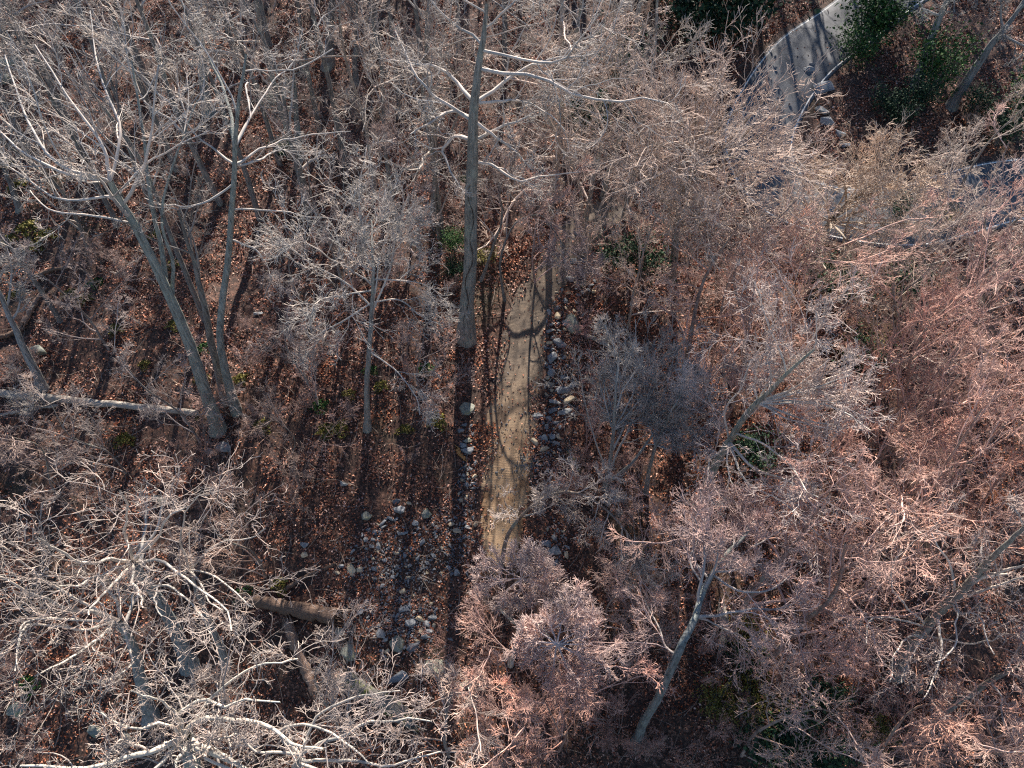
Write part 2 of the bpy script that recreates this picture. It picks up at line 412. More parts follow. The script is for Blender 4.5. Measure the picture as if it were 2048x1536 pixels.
# ------------------------------------------------------------------ ground, track, road
xs = np.concatenate([-70 - np.geomspace(1, 900, 14)[::-1], np.arange(-70, 80.01, .42), 80 + np.geomspace(1, 900, 14)])
ys = np.concatenate([-12 - np.geomspace(1, 900, 14)[::-1], np.arange(-12, 112.01, .42), 112 + np.geomspace(1, 1500, 14)])
X, Y = np.meshgrid(xs, ys); Z = zg(X, Y)
ny, nx = X.shape; I = (np.arange(ny - 1)[:, None] * nx + np.arange(nx - 1)[None]).ravel()
o = obj('forest_floor', mesh('forest_floor', np.stack([X, Y, Z], -1).reshape(-1, 3), np.stack([I, I + 1, I + nx + 1, I + nx], -1), GM), kind='structure')

def ribbon(name, L, offs, zoff, m, jitter=0, prof=None, rng=np.random.default_rng(3)):
    T = nrm(np.gradient(L, axis=0)); Nv = np.stack([T[:, 1], -T[:, 0]], 1)
    offs = np.asarray(offs, float); n, k = len(L), len(offs)
    O = np.tile(offs, (n, 1))
    if jitter:
        e = np.clip(np.minimum(np.arange(n), np.arange(n)[::-1]) / (n * .10), 0, 1) ** .5; O *= (.25 + .75 * e)[:, None]
        O[:, 0] += .28 * (vnoise(L[:, 0] * .9, L[:, 1] * .9, 21) - .5) * 2; O[:, -1] += .28 * (vnoise(L[:, 0] * .9, L[:, 1] * .9, 22) - .5) * 2
        j1 = np.convolve(rng.normal(size=n + 4), np.ones(5) / 3, 'valid') * jitter; j2 = np.convolve(rng.normal(size=n + 4), np.ones(5) / 3, 'valid') * jitter
        O[:, 0] += j1; O[:, -1] += j2
    P = L[:, None, :] + Nv[:, None, :] * O[..., None]
    z = zbase(P[..., 0], P[..., 1]) + zoff + (0 if prof is None else np.asarray(prof)[None])
    V = np.concatenate([P, z[..., None]], -1).reshape(-1, 3)
    I = (np.arange(n - 1)[:, None] * k + np.arange(k - 1)[None]).ravel()
    return mesh(name, V, np.stack([I, I + 1, I + k + 1, I + k], -1), m)
tl = smooth(TRACK, 700)
wv_ = 1.45
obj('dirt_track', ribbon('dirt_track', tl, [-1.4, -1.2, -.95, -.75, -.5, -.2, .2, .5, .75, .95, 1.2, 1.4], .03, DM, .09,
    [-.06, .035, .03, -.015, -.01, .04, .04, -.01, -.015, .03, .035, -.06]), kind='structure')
rl = smooth(ROAD, 400)
obj('road', ribbon('road', rl, [-2.55, -2.5, -1.3, 0, 1.3, 2.5, 2.55], .07, AM, 0, [-.1, .0, .03, .05, .03, .0, -.1]), kind='structure')
for s_ in (-1, 1):
    a, b_ = sorted((s_ * 2.28, s_ * 2.37))
    obj('edge_line', ribbon('edge_line', rl, [a, b_], .0735 + .006, PM), kind='structure')

# ------------------------------------------------------------------ leaf litter
rng = np.random.default_rng(77)
def in_view(x, y, z=0, m=60):
    p = proj(np.stack([x, y, np.full_like(x, z) if np.isscalar(z) else z], -1)); return (p[:, 0] > -m) & (p[:, 0] < 2048 + m) & (p[:, 1] > -m) & (p[:, 1] < 1536 + m)
def leaf_quads(c, size, rng, tilt=.6, curl=.25):
    n = len(c); nv = nrm(np.stack([rng.normal(size=n) * tilt, rng.normal(size=n) * tilt, np.ones(n)], 1))
    a = rng.normal(size=(n, 3)); u = nrm(a - (a * nv).sum(1, keepdims=True) * nv); w = np.cross(nv, u)
    s = size[:, None]; asp = rng.uniform(.45, .8, n)[:, None]
    V = np.stack([c + u * s * .5, c + w * s * .5 * asp + nv * s * curl * .5, c - u * s * .5, c - w * s * .5 * asp + nv * s * curl * .5], 1)
    return V.reshape(-1, 3), np.arange(4 * n).reshape(n, 4)
n = 520000
x = rng.uniform(-46, 46, n); y = rng.uniform(4, 66, n)
k = in_view(x, y, SLOPE * y); x, y = x[k], y[k]
dt = seg_dist(x, y, TRACK[::3]); dr = seg_dist(x, y, ROAD[::3])
dens = .12 + .88 * np.clip((.65 * vnoise(x * .55, y * .55, 9) + .35 * vnoise(x * 1.7, y * 1.7, 10) - .33) * 5, 0, 1) 
edge = vnoise(x * 1.3, y * 1.3, 12) * .9
keep = rng.random(len(x)) < dens * np.where(dt < .55 + edge * .75, .09 + .30 * np.clip((ath(1010, 1000, 0)[1] - y) / 3, 0, 1), 1) * np.where(dr < 2.95, .012, 1) * np.clip(1.5 - y / 110, .6, 1)
x, y = x[keep], y[keep]; print('leaves', len(x))
c = np.stack([x, y, zg(x, y) + .03 + rng.random(len(x)) * .03 + np.where(seg_dist(x, y, TRACK[::3]) < 1.7, .045, 0) + np.where(seg_dist(x, y, ROAD[::3]) < 3.0, .1, 0)], 1)
V, Q = leaf_quads(c, rng.uniform(.07, .15, len(x)) * (1 + .006 * y), rng, .8)
obj('leaf_litter', mesh('leaf_litter', V, Q, LM, False), kind='stuff')

# brushwood lying on the floor
n = 9000; x = rng.uniform(-46, 46, n); y = rng.uniform(4, 66, n); k = in_view(x, y, SLOPE * y) & (seg_dist(x, y, TRACK[::4]) > 1.5) & (seg_dist(x, y, ROAD[::4]) > 3.2)
x, y = x[k], y[k]; n = len(x); L = rng.uniform(.3, 1.7, n); a = rng.uniform(0, pi, n); rr = rng.uniform(.007, .022, n)
P = np.stack([np.stack([x + L * .5 * np.cos(a + dv) * s_, y + L * .5 * np.sin(a + dv) * s_], -1) for s_, dv in ((-1, 0), (0, 0), (1, .25))], 1)
z = zg(P[..., 0], P[..., 1]) + .05 + rng.random((n, 3)) * .12
V, Q = tubes(np.concatenate([P, z[..., None]], -1), np.repeat(rr[:, None], 3, 1) * [1, .8, .5], 3)
obj('brushwood', mesh('brushwood', V, Q, TWIG), col=(.30, .26, .23), kind='stuff')

# ------------------------------------------------------------------ stones
def rock_mesh(seed, m, asp=(1, .75, .55), npts=15):
    import bmesh
    rng = np.random.default_rng(seed); bm = bmesh.new()
    p = rng.normal(size=(npts, 3)); p = p / np.abs(p).max(1, keepdims=True) ** .75 / np.linalg.norm(p, axis=1, keepdims=True) ** .25
    p = p * .5 * np.array(asp)
    for q in p: bm.verts.new(q)
    r = bmesh.ops.convex_hull(bm, input=bm.verts[:])
    bmesh.ops.delete(bm, geom=[v for v in bm.verts if not v.link_faces], context='VERTS')
    bmesh.ops.dissolve_limit(bm, angle_limit=.25, verts=bm.verts[:], edges=bm.edges[:])
    bmesh.ops.bevel(bm, geom=bm.edges[:], offset=.025, segments=1, affect='EDGES')
    me = bpy.data.meshes.new('rock'); bm.to_mesh(me); bm.free(); me.materials.append(m); return me
RG = [rock_mesh(100 + i, ST_GREY, ((1, .8, .5), (1, .6, .45), (1, .9, .6), (1, .5, .4))[i % 4], (12, 16, 10)[i % 3]) for i in range(12)]
RT = [rock_mesh(200 + i, ST_TAN, (1, .7, .5)) for i in range(4)]
RM = [rock_mesh(300 + i, ST_MOSS, (1, .85, .6), 20) for i in range(4)]
rr_ = np.random.default_rng(8)
ROCKS = []
def rock(u, v, wpx, label, kind='g', hpx=None, ang=None, group=None, name='rock', sink=.25, zmax=None):
    p = gp(u, v); depth = -( (p[1]) * sin(TILT) * -1 + (p[2] - H) * cos(TILT))
    s = wpx * depth / F * 1.25
    me = {'g': RG, 't': RT, 'm': RM}[kind]; me = me[rr_.integers(len(me))]
    o = obj(name, me, None, p, label=label, category='boulder' if s > 1.1 else 'rock', **({'group': group} if group else {}))
    hs = (hpx or wpx * .85) * depth / F * 1.2
    o.scale = (s, max(hs, .5 * s) * 1.1, s * rr_.uniform(.7, 1.0)); o.rotation_euler = (rr_.normal() * .25, rr_.normal() * .25, rr_.uniform(-.5, .5) if ang is None else ang)
    o.location.z += s * .5 * (.38 - sink); ROCKS.append((u, v, wpx)); return o
SP = [
 (1645, 178, 34, 'pale layered boulder beside the road bend, topmost full one of the roadside row', 'g', 30),
 (1641, 221, 30, 'tall pale grey boulder below the layered one beside the road bend', 'g', 42),
 (1618, 141, 22, 'small shaded boulder at the upper end of the roadside boulder row', 'g', 18),
 (1626, 131, 16, 'little dark boulder touching the white road edge line', 'g', 14),
 (1658, 246, 30, 'dark grey boulder third down the roadside row', 'g', 30),
 (1676, 268, 26, 'lowest boulder of the roadside row, half behind pale twigs', 'g', 28),
 (1690, 292, 22, 'grey boulder under the twigs at the foot of the roadside row', 'g', 20),
 (1146, 650, 30, 'large pointed lichen-flecked boulder right of the dirt track', 'm', 38),
 (1170, 629, 18, 'small pale wedge stone above the large pointed boulder', 'g', 14),
 (1132, 645, 18, 'grey slab leaning left of the large pointed boulder', 'g', 30),
 (1120, 688, 26, 'flat bluish slab in the upper part of the track-side stone row', 'g', 34),
 (1103, 716, 20, 'grey stone at the left edge of the track-side row above the wet slab', 'g', 26),
 (1103, 746, 15, 'upright pale stone standing at the track edge', 'g', 18),
 (1094, 756, 10, 'tiny pale stone with a bright face at the track edge', 't', 10),
 (1126, 755, 24, 'smooth blue-grey boulder with a pale branch across it', 'g', 22),
 (1102, 768, 13, 'small tan stone just below the upright pale one', 't', 10),
 (1127, 781, 24, 'round blue-grey boulder in the middle of the track-side row', 'g', 22),
 (1137, 802, 26, 'tan sunlit boulder in the track-side row', 't', 16),
 (1113, 806, 26, 'dark wet-looking boulder below the round one', 'g', 20),
 (1127, 824, 30, 'striped grey block with parallel ridges in the track-side row', 'g', 34, .6),
 (1105, 822, 16, 'small grey block left of the striped block', 'g', 15),
 (1101, 838, 15, 'squarish speckled stone below left of the striped block', 'g', 15),
 (1112, 846, 14, 'dark stone between the striped block and the pale blade', 'g', 14),
 (1101, 872, 16, 'long pale bluish blade of stone standing on end', 'g', 30, .2),
 (1086, 878, 16, 'dull stone left of the long pale blade', 'g', 16),
 (1088, 899, 20, 'tan stone at the lower left end of the track-side row', 't', 12),
 (1112, 888, 14, 'stone right beside the foot of the pale blade', 'g', 10),
 (933, 818, 26, 'dark mossy boulder left of the track, below the thick trunk', 'm', 28),
 (936, 881, 13, 'small greenish stone above the blue-grey one left of the track', 'm', 10),
 (936, 903, 26, 'blue-grey boulder with a splintered plank beside it left of the track', 'g', 14),
 (926, 892, 13, 'pale stone touching the blue-grey boulder left of the track', 'g', 10),
 (799, 1022, 25, 'large pale bluish boulder at the top of the rubble field', 'g', 23),
 (795, 1002, 17, 'blue-grey stone just above the large pale boulder', 'g', 13),
 (818, 1007, 10, 'small tan stone right of the large pale boulder', 't', 10),
 (733, 1032, 18, 'greenish oblong stone at the upper left of the rubble field', 'm', 20),
 (853, 1028, 17, 'rounded pale green stone alone right of the large pale boulder', 'm', 19),
 (782, 1038, 14, 'triangular pale stone below the large pale boulder', 'g', 11),
 (792, 1039, 9, 'narrow stone paired with the triangular pale one', 'g', 9),
 (766, 1046, 16, 'thin slanting pale slab in the rubble field', 'g', 9, .8),
 (769, 1054, 13, 'dull stone beside the thin slanting slab', 'g', 9),
 (755, 1049, 8, 'little bright stone left of the slanting slab', 't', 6),
 (749, 1066, 8, 'upper block of the small stack of pale blocks', 'g', 13),
 (755, 1076, 8, 'lower block of the small stack of pale blocks', 'g', 11),
 (746, 1080, 8, 'block left of the small stack of pale blocks', 'g', 8),
 (810, 1066, 15, 'bluish square stone in the middle of the rubble field', 'g', 13),
 (831, 1047, 11, 'small bluish stone above right of the bluish square one', 'g', 11),
 (844, 1085, 12, 'oval violet-grey stone right in the rubble field', 'g', 14),
 (903, 1048, 11, 'upper of the two tan stones left of the track end', 't', 16),
 (914, 1062, 17, 'lower larger tan stone left of the track end', 't', 13),
 (836, 1117, 14, 'flat blue-grey stone in the lower middle of the rubble field', 'g', 13),
 (702, 1140, 16, 'tall stone with orange lichen left of the rubble field', 't', 32),
 (719, 1139, 12, 'tan stone leaning on the tall lichened one', 't', 16),
 (682, 1133, 12, 'white block near the end of the hollow log', 'g', 10),
 (674, 1146, 10, 'bright chip of stone below the white block', 't', 8),
 (720, 1224, 12, 'bluish lozenge stone right of the hollow log', 'g', 18),
 (733, 1203, 9, 'small bluish stone above the lozenge', 'g', 10),
 (808, 1219, 18, 'striped cluster stone above the lower boulder group', 'g', 14),
 (822, 1244, 18, 'leaning grey slab above the lower boulder group', 'g', 22),
 (841, 1239, 16, 'tan capped stone in the lower boulder group', 't', 12),
 (866, 1236, 17, 'blue wedge stone at the upper right of the lower boulder group', 'g', 16),
 (854, 1248, 12, 'narrow blue stone under the tan capped one', 'g', 16),
 (859, 1262, 14, 'rounded stone with a tan edge in the lower boulder group', 'g', 16),
 (853, 1275, 19, 'smooth blue oval stone in the lower boulder group', 'g', 14),
 (862, 1207, 8, 'small brown stone with a pale rim right of the rubble field', 't', 10),
 (761, 1268, 18, 'ridged blue-grey stone left of the lower boulder group', 'g', 18),
 (770, 1280, 9, 'little pale stone beside the ridged one', 'g', 8),
 (794, 1287, 24, 'pale speckled boulder in the lower boulder group', 'm', 30),
 (828, 1293, 26, 'bluish block with a square corner in the lower boulder group', 'g', 24, .7),
 (833, 1281, 10, 'bright edge slab behind the bluish square block', 't', 8),
 (798, 1303, 12, 'dark stone under the pale speckled boulder', 'g', 12),
 (698, 1305, 28, 'dark greenish boulder left of the lower boulder group', 'm', 28),
 (680, 1262, 16, 'yellowish stone on end between hollow log and rubble', 't', 26),
 (675, 1283, 20, 'dark stone below the yellowish one on end', 'g', 12),
 (872, 1333, 34, 'big speckled grey boulder in front of the dark hole', 'm', 32),
 (797, 1358, 36, 'white-capped boulder behind the twigs of the bottom oak', 'g', 16),
 (846, 1342, 14, 'pale stone left of the big speckled boulder', 'g', 12),
 (927, 1372, 26, 'tan boulder at the left under the pink-twigged tree', 't', 20),
 (1012, 1374, 30, 'bright white-tan boulder under the pink-twigged tree', 't', 22),
 (1109, 1105, 24, 'grey boulder in the shade right of the track end', 'g', 26),
 (1093, 1088, 16, 'dark stone above the shaded boulder right of the track end', 'g', 16),
 (1830, 1378, 24, 'tan stone under the knotted tree at the right', 't', 14),
 (15, 128, 34, 'mossy green boulder at the upper left corner', 'm', 26),
 (12, 160, 40, 'dark boulder below the mossy one at the upper left corner', 'm', 30),
 (270, 118, 22, 'bluish boulder behind the left trees', 'g', 18),
 (78, 703, 30, 'dark mossy stone below the leaning left trunk', 'm', 18),
 (238, 717, 14, 'blue-grey stone left of the long leaning oak trunk', 'g', 12),
 (450, 898, 34, 'dark blue-grey boulder below the feet of the left oaks', 'g', 24),
 (418, 903, 14, 'small stone left of the dark boulder below the left oaks', 'g', 10),
 (609, 1091, 16, 'bluish stone above the hollow log', 'g', 12),
 (521, 1123, 16, 'pale splinter of stone above left of the hollow log', 'g', 10, .6),
 (609, 1110, 13, 'yellow-stained stone above the hollow log', 't', 16),
 (678, 664, 12, 'pale stone left of the slim central tree', 'g', 10),
 (517, 628, 16, 'dark stone between the left oaks and the slim tree', 'g', 12),
 (255, 1478, 26, 'pale green boulder under the limbs of the bottom oak', 'm', 18),
 (190, 1462, 24, 'greenish boulder left of the pale one under the bottom oak', 'm', 20),
 (36, 1420, 30, 'dark boulder at the lower left edge', 'm', 24),
 (318, 1000, 26, 'greenish flat stone above the left white-limbed oak', 'm', 12),
 (684, 968, 20, 'bluish stone above the rubble field', 'g', 14),
 (1155, 470, 16, 'bluish stone near the upper end of the track', 'g', 12),
]
for q in SP:
    rock(q[0], q[1], q[2], q[3], q[4], q[5], q[6] if len(q) > 6 else None)
def fill(polys, n, lo, hi, label, group, seed, kinds='gggt', mind=.6):
    g = np.random.default_rng(seed); k = 0; tries = 0
    while k < n and tries < 6000:
        tries += 1; a = polys[g.integers(len(polys))]
        u = a[0] + (g.random() * 2 - 1) * a[2]; v = a[1] + (g.random() * 2 - 1) * a[3]
        w = lo + (hi - lo) * g.random() ** 2
        if any((u - r[0]) ** 2 + (v - r[1]) ** 2 < (mind * (w + r[2]) * .8) ** 2 for r in ROCKS): continue
        rock(u, v, w, label, kinds[g.integers(len(kinds))], group=group, ang=g.uniform(0, 3)); k += 1
fill([(1130, 610, 28, 30), (1112, 660, 22, 40), (1112, 730, 24, 40), (1118, 800, 30, 40), (1100, 850, 30, 30), (1095, 885, 26, 22), (1165, 575, 26, 20), (1150, 540, 22, 20)], 62, 8, 18,
     'small angular stone in the row of stones along the right side of the dirt track', 'stones filling the row right of the dirt track', 1)
fill([(935, 930, 16, 50), (925, 990, 14, 40), (935, 1060, 30, 30), (935, 870, 14, 20)], 26, 7, 12,
     'small stone in the thin line of stones left of the dirt track', 'stones in the line left of the dirt track', 2)
fill([(770, 1130, 70, 60), (800, 1180, 70, 60), (830, 1100, 40, 50), (900, 1100, 40, 60), (820, 1230, 50, 40), (800, 1290, 60, 40), (740, 1080, 20, 40)], 110, 7, 13,
     'small angular stone among the rubble field below and left of the dirt track', 'stones of the rubble field left of the dirt track', 3)
fill([(1110, 1110, 26, 60)], 14, 8, 14, 'small dark stone in the shade just right of where the dirt track ends', 'shaded stones right of the track end', 4)
# rubble too small to pick apart
import bmesh
regs = [(1118, 720, 40, 170, 700), (1090, 880, 40, 60, 300), (790, 1150, 110, 110, 1500), (900, 1080, 60, 80, 500), (820, 1260, 70, 60, 500), (935, 960, 20, 120, 350), (1110, 1110, 30, 90, 250), (1060, 930, 50, 30, 300), (1010, 900, 50, 200, 250)]
tet = np.array([[1, 0, -.4], [-.5, .8, -.4], [-.6, -.8, -.4], [.1, .1, .7], [-.9, .1, .1]]) * .5
tf = np.array([[0, 1, 3], [1, 4, 3], [4, 2, 3], [2, 0, 3]])
Vs, Fs = [], []; k = 0
g = np.random.default_rng(6)
for (u0, v0, du, dv, n) in regs:
    for _ in range(int(n * .65)):
        u = u0 + np.clip(g.normal() * .5, -1.2, 1.2) * du; v = v0 + np.clip(g.normal() * .5, -1.2, 1.2) * dv
        p = ath(u, v, 0); s = g.uniform(.05, .16)
        Vs.append((p, s, g.uniform(0, 6.28), g.uniform(.6, 1.2, 3)))
P = np.array([q[0] for q in Vs]); P[:, 2] = zg(P[:, 0], P[:, 1]) + .06
s = np.array([q[1] for q in Vs]); a = np.array([q[2] for q in Vs]); sc = np.array([q[3] for q in Vs])
T_ = tet[None] * sc[:, None] * s[:, None, None] * (1 + .35 * g.normal(size=(len(P), 5, 1)))
V = np.stack([T_[..., 0] * np.cos(a)[:, None] - T_[..., 1] * np.sin(a)[:, None], T_[..., 0] * np.sin(a)[:, None] + T_[..., 1] * np.cos(a)[:, None], T_[..., 2]], -1) + P[:, None]
Fq = (tf[None] + (np.arange(len(P)) * 5)[:, None, None]).reshape(-1, 3)
obj('rubble', mesh('rubble', V.reshape(-1, 3), Fq, ST_GREY, False), kind='stuff')

# ------------------------------------------------------------------ fallen logs
def log(label, px, w0, w1, m, z0=.25, seed=1, em=None, name='fallen_log', ends=True, category='log', branches=(), lift=None):
    rng = np.random.default_rng(seed); L = []
    for k, (u, v) in enumerate(px):
        p = gp(u, v); L.append([p[0], p[1], p[2]])
    L = np.array(L); depth = np.mean([(q[1]) * sin(TILT) - (q[2] - H) * cos(TILT) for q in L])
    r0, r1 = w0 * depth / F / 2, w1 * depth / F / 2
    n = 26; P = smooth(L, n); R = np.linspace(r0, r1, n); P[:, 2] = P[:, 2].mean() * .3 + .7 * P[:, 2] + R * .75
    if lift: P[:, 2] += np.linspace(lift[0], lift[1], n)
    P[1:-1] += rng.normal(size=(n - 2, 3)) * .02; R = R * (1 + .16 * np.convolve(rng.normal(size=n + 2), np.ones(3) / 3, 'valid'))
    P = np.vstack([P[:1], P, P[-1:]]); R = np.concatenate([[.004], R, [.004]])
    t = nrm(P[2] - P[1]); P[0] -= t * -.08 * 1; P[-1] -= nrm(P[-2] - P[-3]) * .08
    c = P[1].copy(); V, Q = tubes(P[None], R[None], 14, .26, rng)
    # orient the grain along the local x axis
    ang = math.atan2(*(P[-1] - P[1])[[1, 0]]); ca, sa = cos(-ang), sin(-ang)
    V = V - c; V = np.stack([V[:, 0] * ca - V[:, 1] * sa, V[:, 0] * sa + V[:, 1] * ca, V[:, 2]], 1)
    root = obj(name, None, None, c, label=label, category=category); root.rotation_euler = (0, 0, ang)
    obj('trunk', mesh('trunk', V, Q, m), root)
    # splinters on both torn ends
    if ends:
        for e, (q, d, r) in enumerate(((P[1], -nrm(P[3] - P[1]), R[1]), (P[-2], nrm(P[-2] - P[-4]), R[-2]))):
            k = 9; st = q + rng.normal(size=(k, 3)) * r * .45; ln = rng.uniform(.6, 2.2, k)[:, None] * r
            SPp = np.stack([st - d * r, st + d * ln], 1); SR = np.stack([np.full(k, r * .22), np.full(k, r * .04)], 1)
            v_, q_ = tubes(SPp, SR, 4); v_ = v_ - c; v_ = np.stack([v_[:, 0] * ca - v_[:, 1] * sa, v_[:, 0] * sa + v_[:, 1] * ca, v_[:, 2]], 1)
            obj('splintered_end', mesh('splintered_end', v_, q_, em or m, False), root)
    return root, P, R, c, ang
def log_twigs(root, P, R, c, ang, t0, n, ln, seed, col, sty='fine'):
    rng = np.random.default_rng(seed)
    LP, LR = grow(rng, P[None], R[None] * .4, n, t0[0], t0[1], ln, (35, 75), 9, .15, .06, .5, .02)
    Pq = np.stack([smooth(q, 12) for q in LP]); Rq = np.stack([np.interp(np.linspace(0, 1, 12), np.linspace(0, 1, 9), q) for q in LR])
    V, Q = merge([tubes(LP, LR, 5)] + twigs(rng, Pq, Rq, sty, dense=.8)); V = V - c; ca, sa = cos(-ang), sin(-ang)
    V = np.stack([V[:, 0] * ca - V[:, 1] * sa, V[:, 0] * sa + V[:, 1] * ca, V[:, 2]], 1)
    obj('crown', mesh('crown', V, Q, TWIG), root, col=col)
q = log('long pale fallen trunk lying across the left edge with its bare crown still on', [(402, 829), (290, 818), (150, 806), (60, 796), (-60, 782)], 12, 17, LOG_PALE, seed=2, em=RAW)
log_twigs(*q, (.38, .75), 7, .22, 4, PALE)
log('short torn butt of the pale fallen trunk near the feet of the left oaks', [(404, 828), (421, 841)], 11, 13, RAW, seed=3)
log('thin pale fallen limb forking down left from the long fallen trunk', [(118, 812), (60, 820), (0, 832), (-40, 838)], 6, 8, LOG_PALE, seed=4, ends=False)
log('thick rotten brown hollow log above the bottom oak', [(478, 1200), (540, 1210), (610, 1226), (676, 1240)], 22, 36, LOG_BROWN, seed=5)
log('straight barkless reddish log pointing down to the bottom oak', [(574, 1242), (592, 1290), (612, 1340), (632, 1392)], 24, 16, LOG_RED, seed=6)
log('mossy grey log running down right behind the bottom oak twigs', [(690, 1356), (730, 1382), (775, 1412), (830, 1450)], 26, 32, LOG_GREY, seed=7)
log('weathered reddish log slanting up right at the left edge', [(52, 655), (70, 610), (92, 577)], 11, 9, LOG_RED, seed=8)
log('dark brown log at the far left, lower end of the slanting line', [(-20, 682), (20, 672), (50, 655)], 10, 9, LOG_BROWN, seed=9)
log('dark log half hidden by twigs near the left edge above the slanting log', [(60, 560), (110, 540), (140, 535)], 8, 6, LOG_BROWN, seed=10)
log('thin dark pole lying above the hollow log', [(560, 1190), (620, 1150), (672, 1128)], 9, 7, LOG_BROWN, seed=11, ends=False)
log('splintered brown plank of wood beside the blue-grey boulder', [(914, 898), (922, 912), (932, 922)], 9, 5, RAW, seed=12)
log('grey decaying log right of the stone row', [(1138, 905), (1148, 925), (1160, 945)], 11, 8, LOG_GREY, seed=13)
log('pale broken stump log below the white-branched tree at the right', [(1442, 1215), (1448, 1260), (1440, 1300)], 20, 14, LOG_PALE, seed=14)
log('pale broken log piece right of the track-side stones under the pale multi-stem tree', [(1172, 674), (1200, 684), (1225, 698)], 9, 7, LOG_PALE, seed=15)
log('thin log lying near the foot of the leaning lower right tree', [(1290, 1505), (1310, 1490), (1335, 1470)], 10, 8, LOG_RED, seed=16)
log('mossy log leaning in the lower right thicket', [(1420, 1410), (1450, 1380), (1475, 1350)], 16, 12, LOG_GREY, seed=17)

# ------------------------------------------------------------------ trees one can tell apart

def fan(start, cx, cy, rx, ry, n, hlo, hhi, r, seed=0, a0=0, a1=360):
    g = np.random.default_rng(seed); out = []
    for k in range(n):
        a = radians(a0 + (a1 - a0) * (k + g.uniform(-.3, .3)) / n); q = g.uniform(.62, .86)
        ex, ey = cx + rx * q * cos(a), cy - ry * q * sin(a)
        f = .5 + .5 * sin(a) * q
        mx, my = (start[0] + ex) / 2 + g.normal() * rx * .06, (start[1] + ey) / 2 + g.normal() * ry * .06
        out.append(([start, (mx, my), (ex, ey)], hlo + (hhi - hlo) * f, r * g.uniform(.7, 1.1)))
    return out
hero('big grey-green oak leaning up left, its foot near the broken pale log', [(434, 858), (408, 775), (370, 665), (328, 570), (275, 460), (218, 362)], .35,
     limbs=[([(218, 362), (130, 345), (40, 300), (-20, 240)], 17, 0.094), ([(225, 375), (120, 330), (60, 250), (10, 110)], 18, 0.101), ([(222, 368), (205, 290), (140, 200), (70, 90)], 19, 0.101),
            ([(222, 368), (240, 260), (200, 150), (180, 20)], 19, 0.086), ([(232, 380), (290, 330), (340, 300), (420, 260)], 17, 0.072), ([(240, 400), (130, 400), (70, 370), (0, 318)], 15, 0.072), ([(262, 440), (180, 430), (100, 420), (60, 380)], 14, 0.065)],
     sty='maple', tint=(.36, .39, .36), limb_tint=PALE, auto=3, t0=.8, seed=21, rtop=.12, cat='oak tree', dense=.8,
     forks=[([(330, 575), (321, 480), (300, 380), (283, 250), (262, 120)], 18, 0.122), ([(352, 600), (345, 520), (322, 440), (345, 330), (395, 200)], 17, 0.094)])
hero('slim upright grey oak just right of the leaning oak, side limbs spread left and right', [(472, 822), (445, 720), (440, 640), (458, 520), (466, 380), (470, 290), (478, 200), (490, 110)], .22,
     limbs=[([(466, 330), (540, 290), (600, 275), (700, 262)], 14, 0.072), ([(466, 345), (520, 320), (560, 300), (640, 305)], 13, 0.072), ([(465, 380), (400, 410), (340, 410), (290, 400)], 12, 0.065),
            ([(466, 505), (510, 495), (535, 520), (600, 480)], 9, 0.058), ([(466, 410), (540, 420), (600, 430), (680, 440)], 11, 0.058), ([(468, 310), (500, 230), (550, 160), (590, 120)], 16, 0.065), ([(466, 340), (400, 280), (370, 230), (350, 150)], 16, 0.065)],
     sty='oak', tint=(.33, .36, .34), limb_tint=PALE, auto=3, t0=.7, seed=22, cat='oak tree', dense=.8, forks=[([(470, 290), (455, 200), (420, 120), (400, 60)], 18, 0.086)])
hero('dark trunk behind the leaning oak with its foot beside the slim oak', [(452, 800), (425, 700), (408, 600), (380, 500), (355, 420)], .24, sty='maple', tint=DARK, auto=5, seed=23, t0=.5, dense=.7)
hero('slim tree with a pale dense crown between the left oaks and thick trunk', [(733, 858), (734, 770), (740, 680), (745, 600), (745, 520), (742, 440)], .17,
     limbs=[([(744, 560), (800, 560), (850, 570), (885, 590)], 8, .05), ([(744, 610), (690, 640), (650, 660), (610, 690)], 6, .05), ([(745, 600), (800, 600), (840, 630), (880, 625)], 7, .05), ([(742, 690), (790, 740), (830, 790), (840, 830)], 4.5, .05)],
     sty='fine', tint=(.36, .36, .34), limb_tint=PALE, auto=11, t0=.45, seed=24, hmax=12, dense=1.1)
hero('thick straight tree left of the dirt track, vine up its bark, wide white limbs', [(932, 676), (935, 600), (940, 500), (942, 400), (946, 300), (948, 220), (955, 150), (966, 80), (972, 10)], .44,
     limbs=[([(948, 228), (905, 220), (870, 240), (820, 268)], 14, .12), ([(947, 290), (910, 275), (885, 300), (900, 340), (930, 385)], 11, .12), ([(948, 285), (1000, 255), (1040, 240), (1072, 222)], 14, .11),
            ([(948, 255), (985, 270), (1030, 300), (1062, 340)], 12, .11), ([(947, 318), (985, 330), (1035, 360), (1090, 350), (1160, 345)], 11, .10), ([(950, 210), (1010, 200), (1070, 210), (1130, 260)], 14, .10),
            ([(950, 200), (900, 150), (850, 130), (780, 120)], 16, .12), ([(950, 190), (1030, 150), (1100, 120), (1180, 110)], 16, .12), ([(948, 230), (880, 200), (840, 160), (790, 60)], 17, .11)],
     sty='oak', tint=(.33, .335, .31), limb_tint=PALE, auto=5, t0=.75, seed=25, vine=True, rtop=.07, cat='oak tree', dense=1.1)
hero('thick dark straight trunk at the top edge left of centre', [(656, 132), (660, 60), (664, 0), (668, -60)], .42, sty='oak', tint=DARK, auto=5, t0=.6, seed=26)
hero('thinner dark trunk with flaking bark right of the thick one at the top edge', [(711, 168), (711, 120), (712, 60), (714, -10)], .24, sty='oak', tint=DARK, auto=5, t0=.6, seed=27)
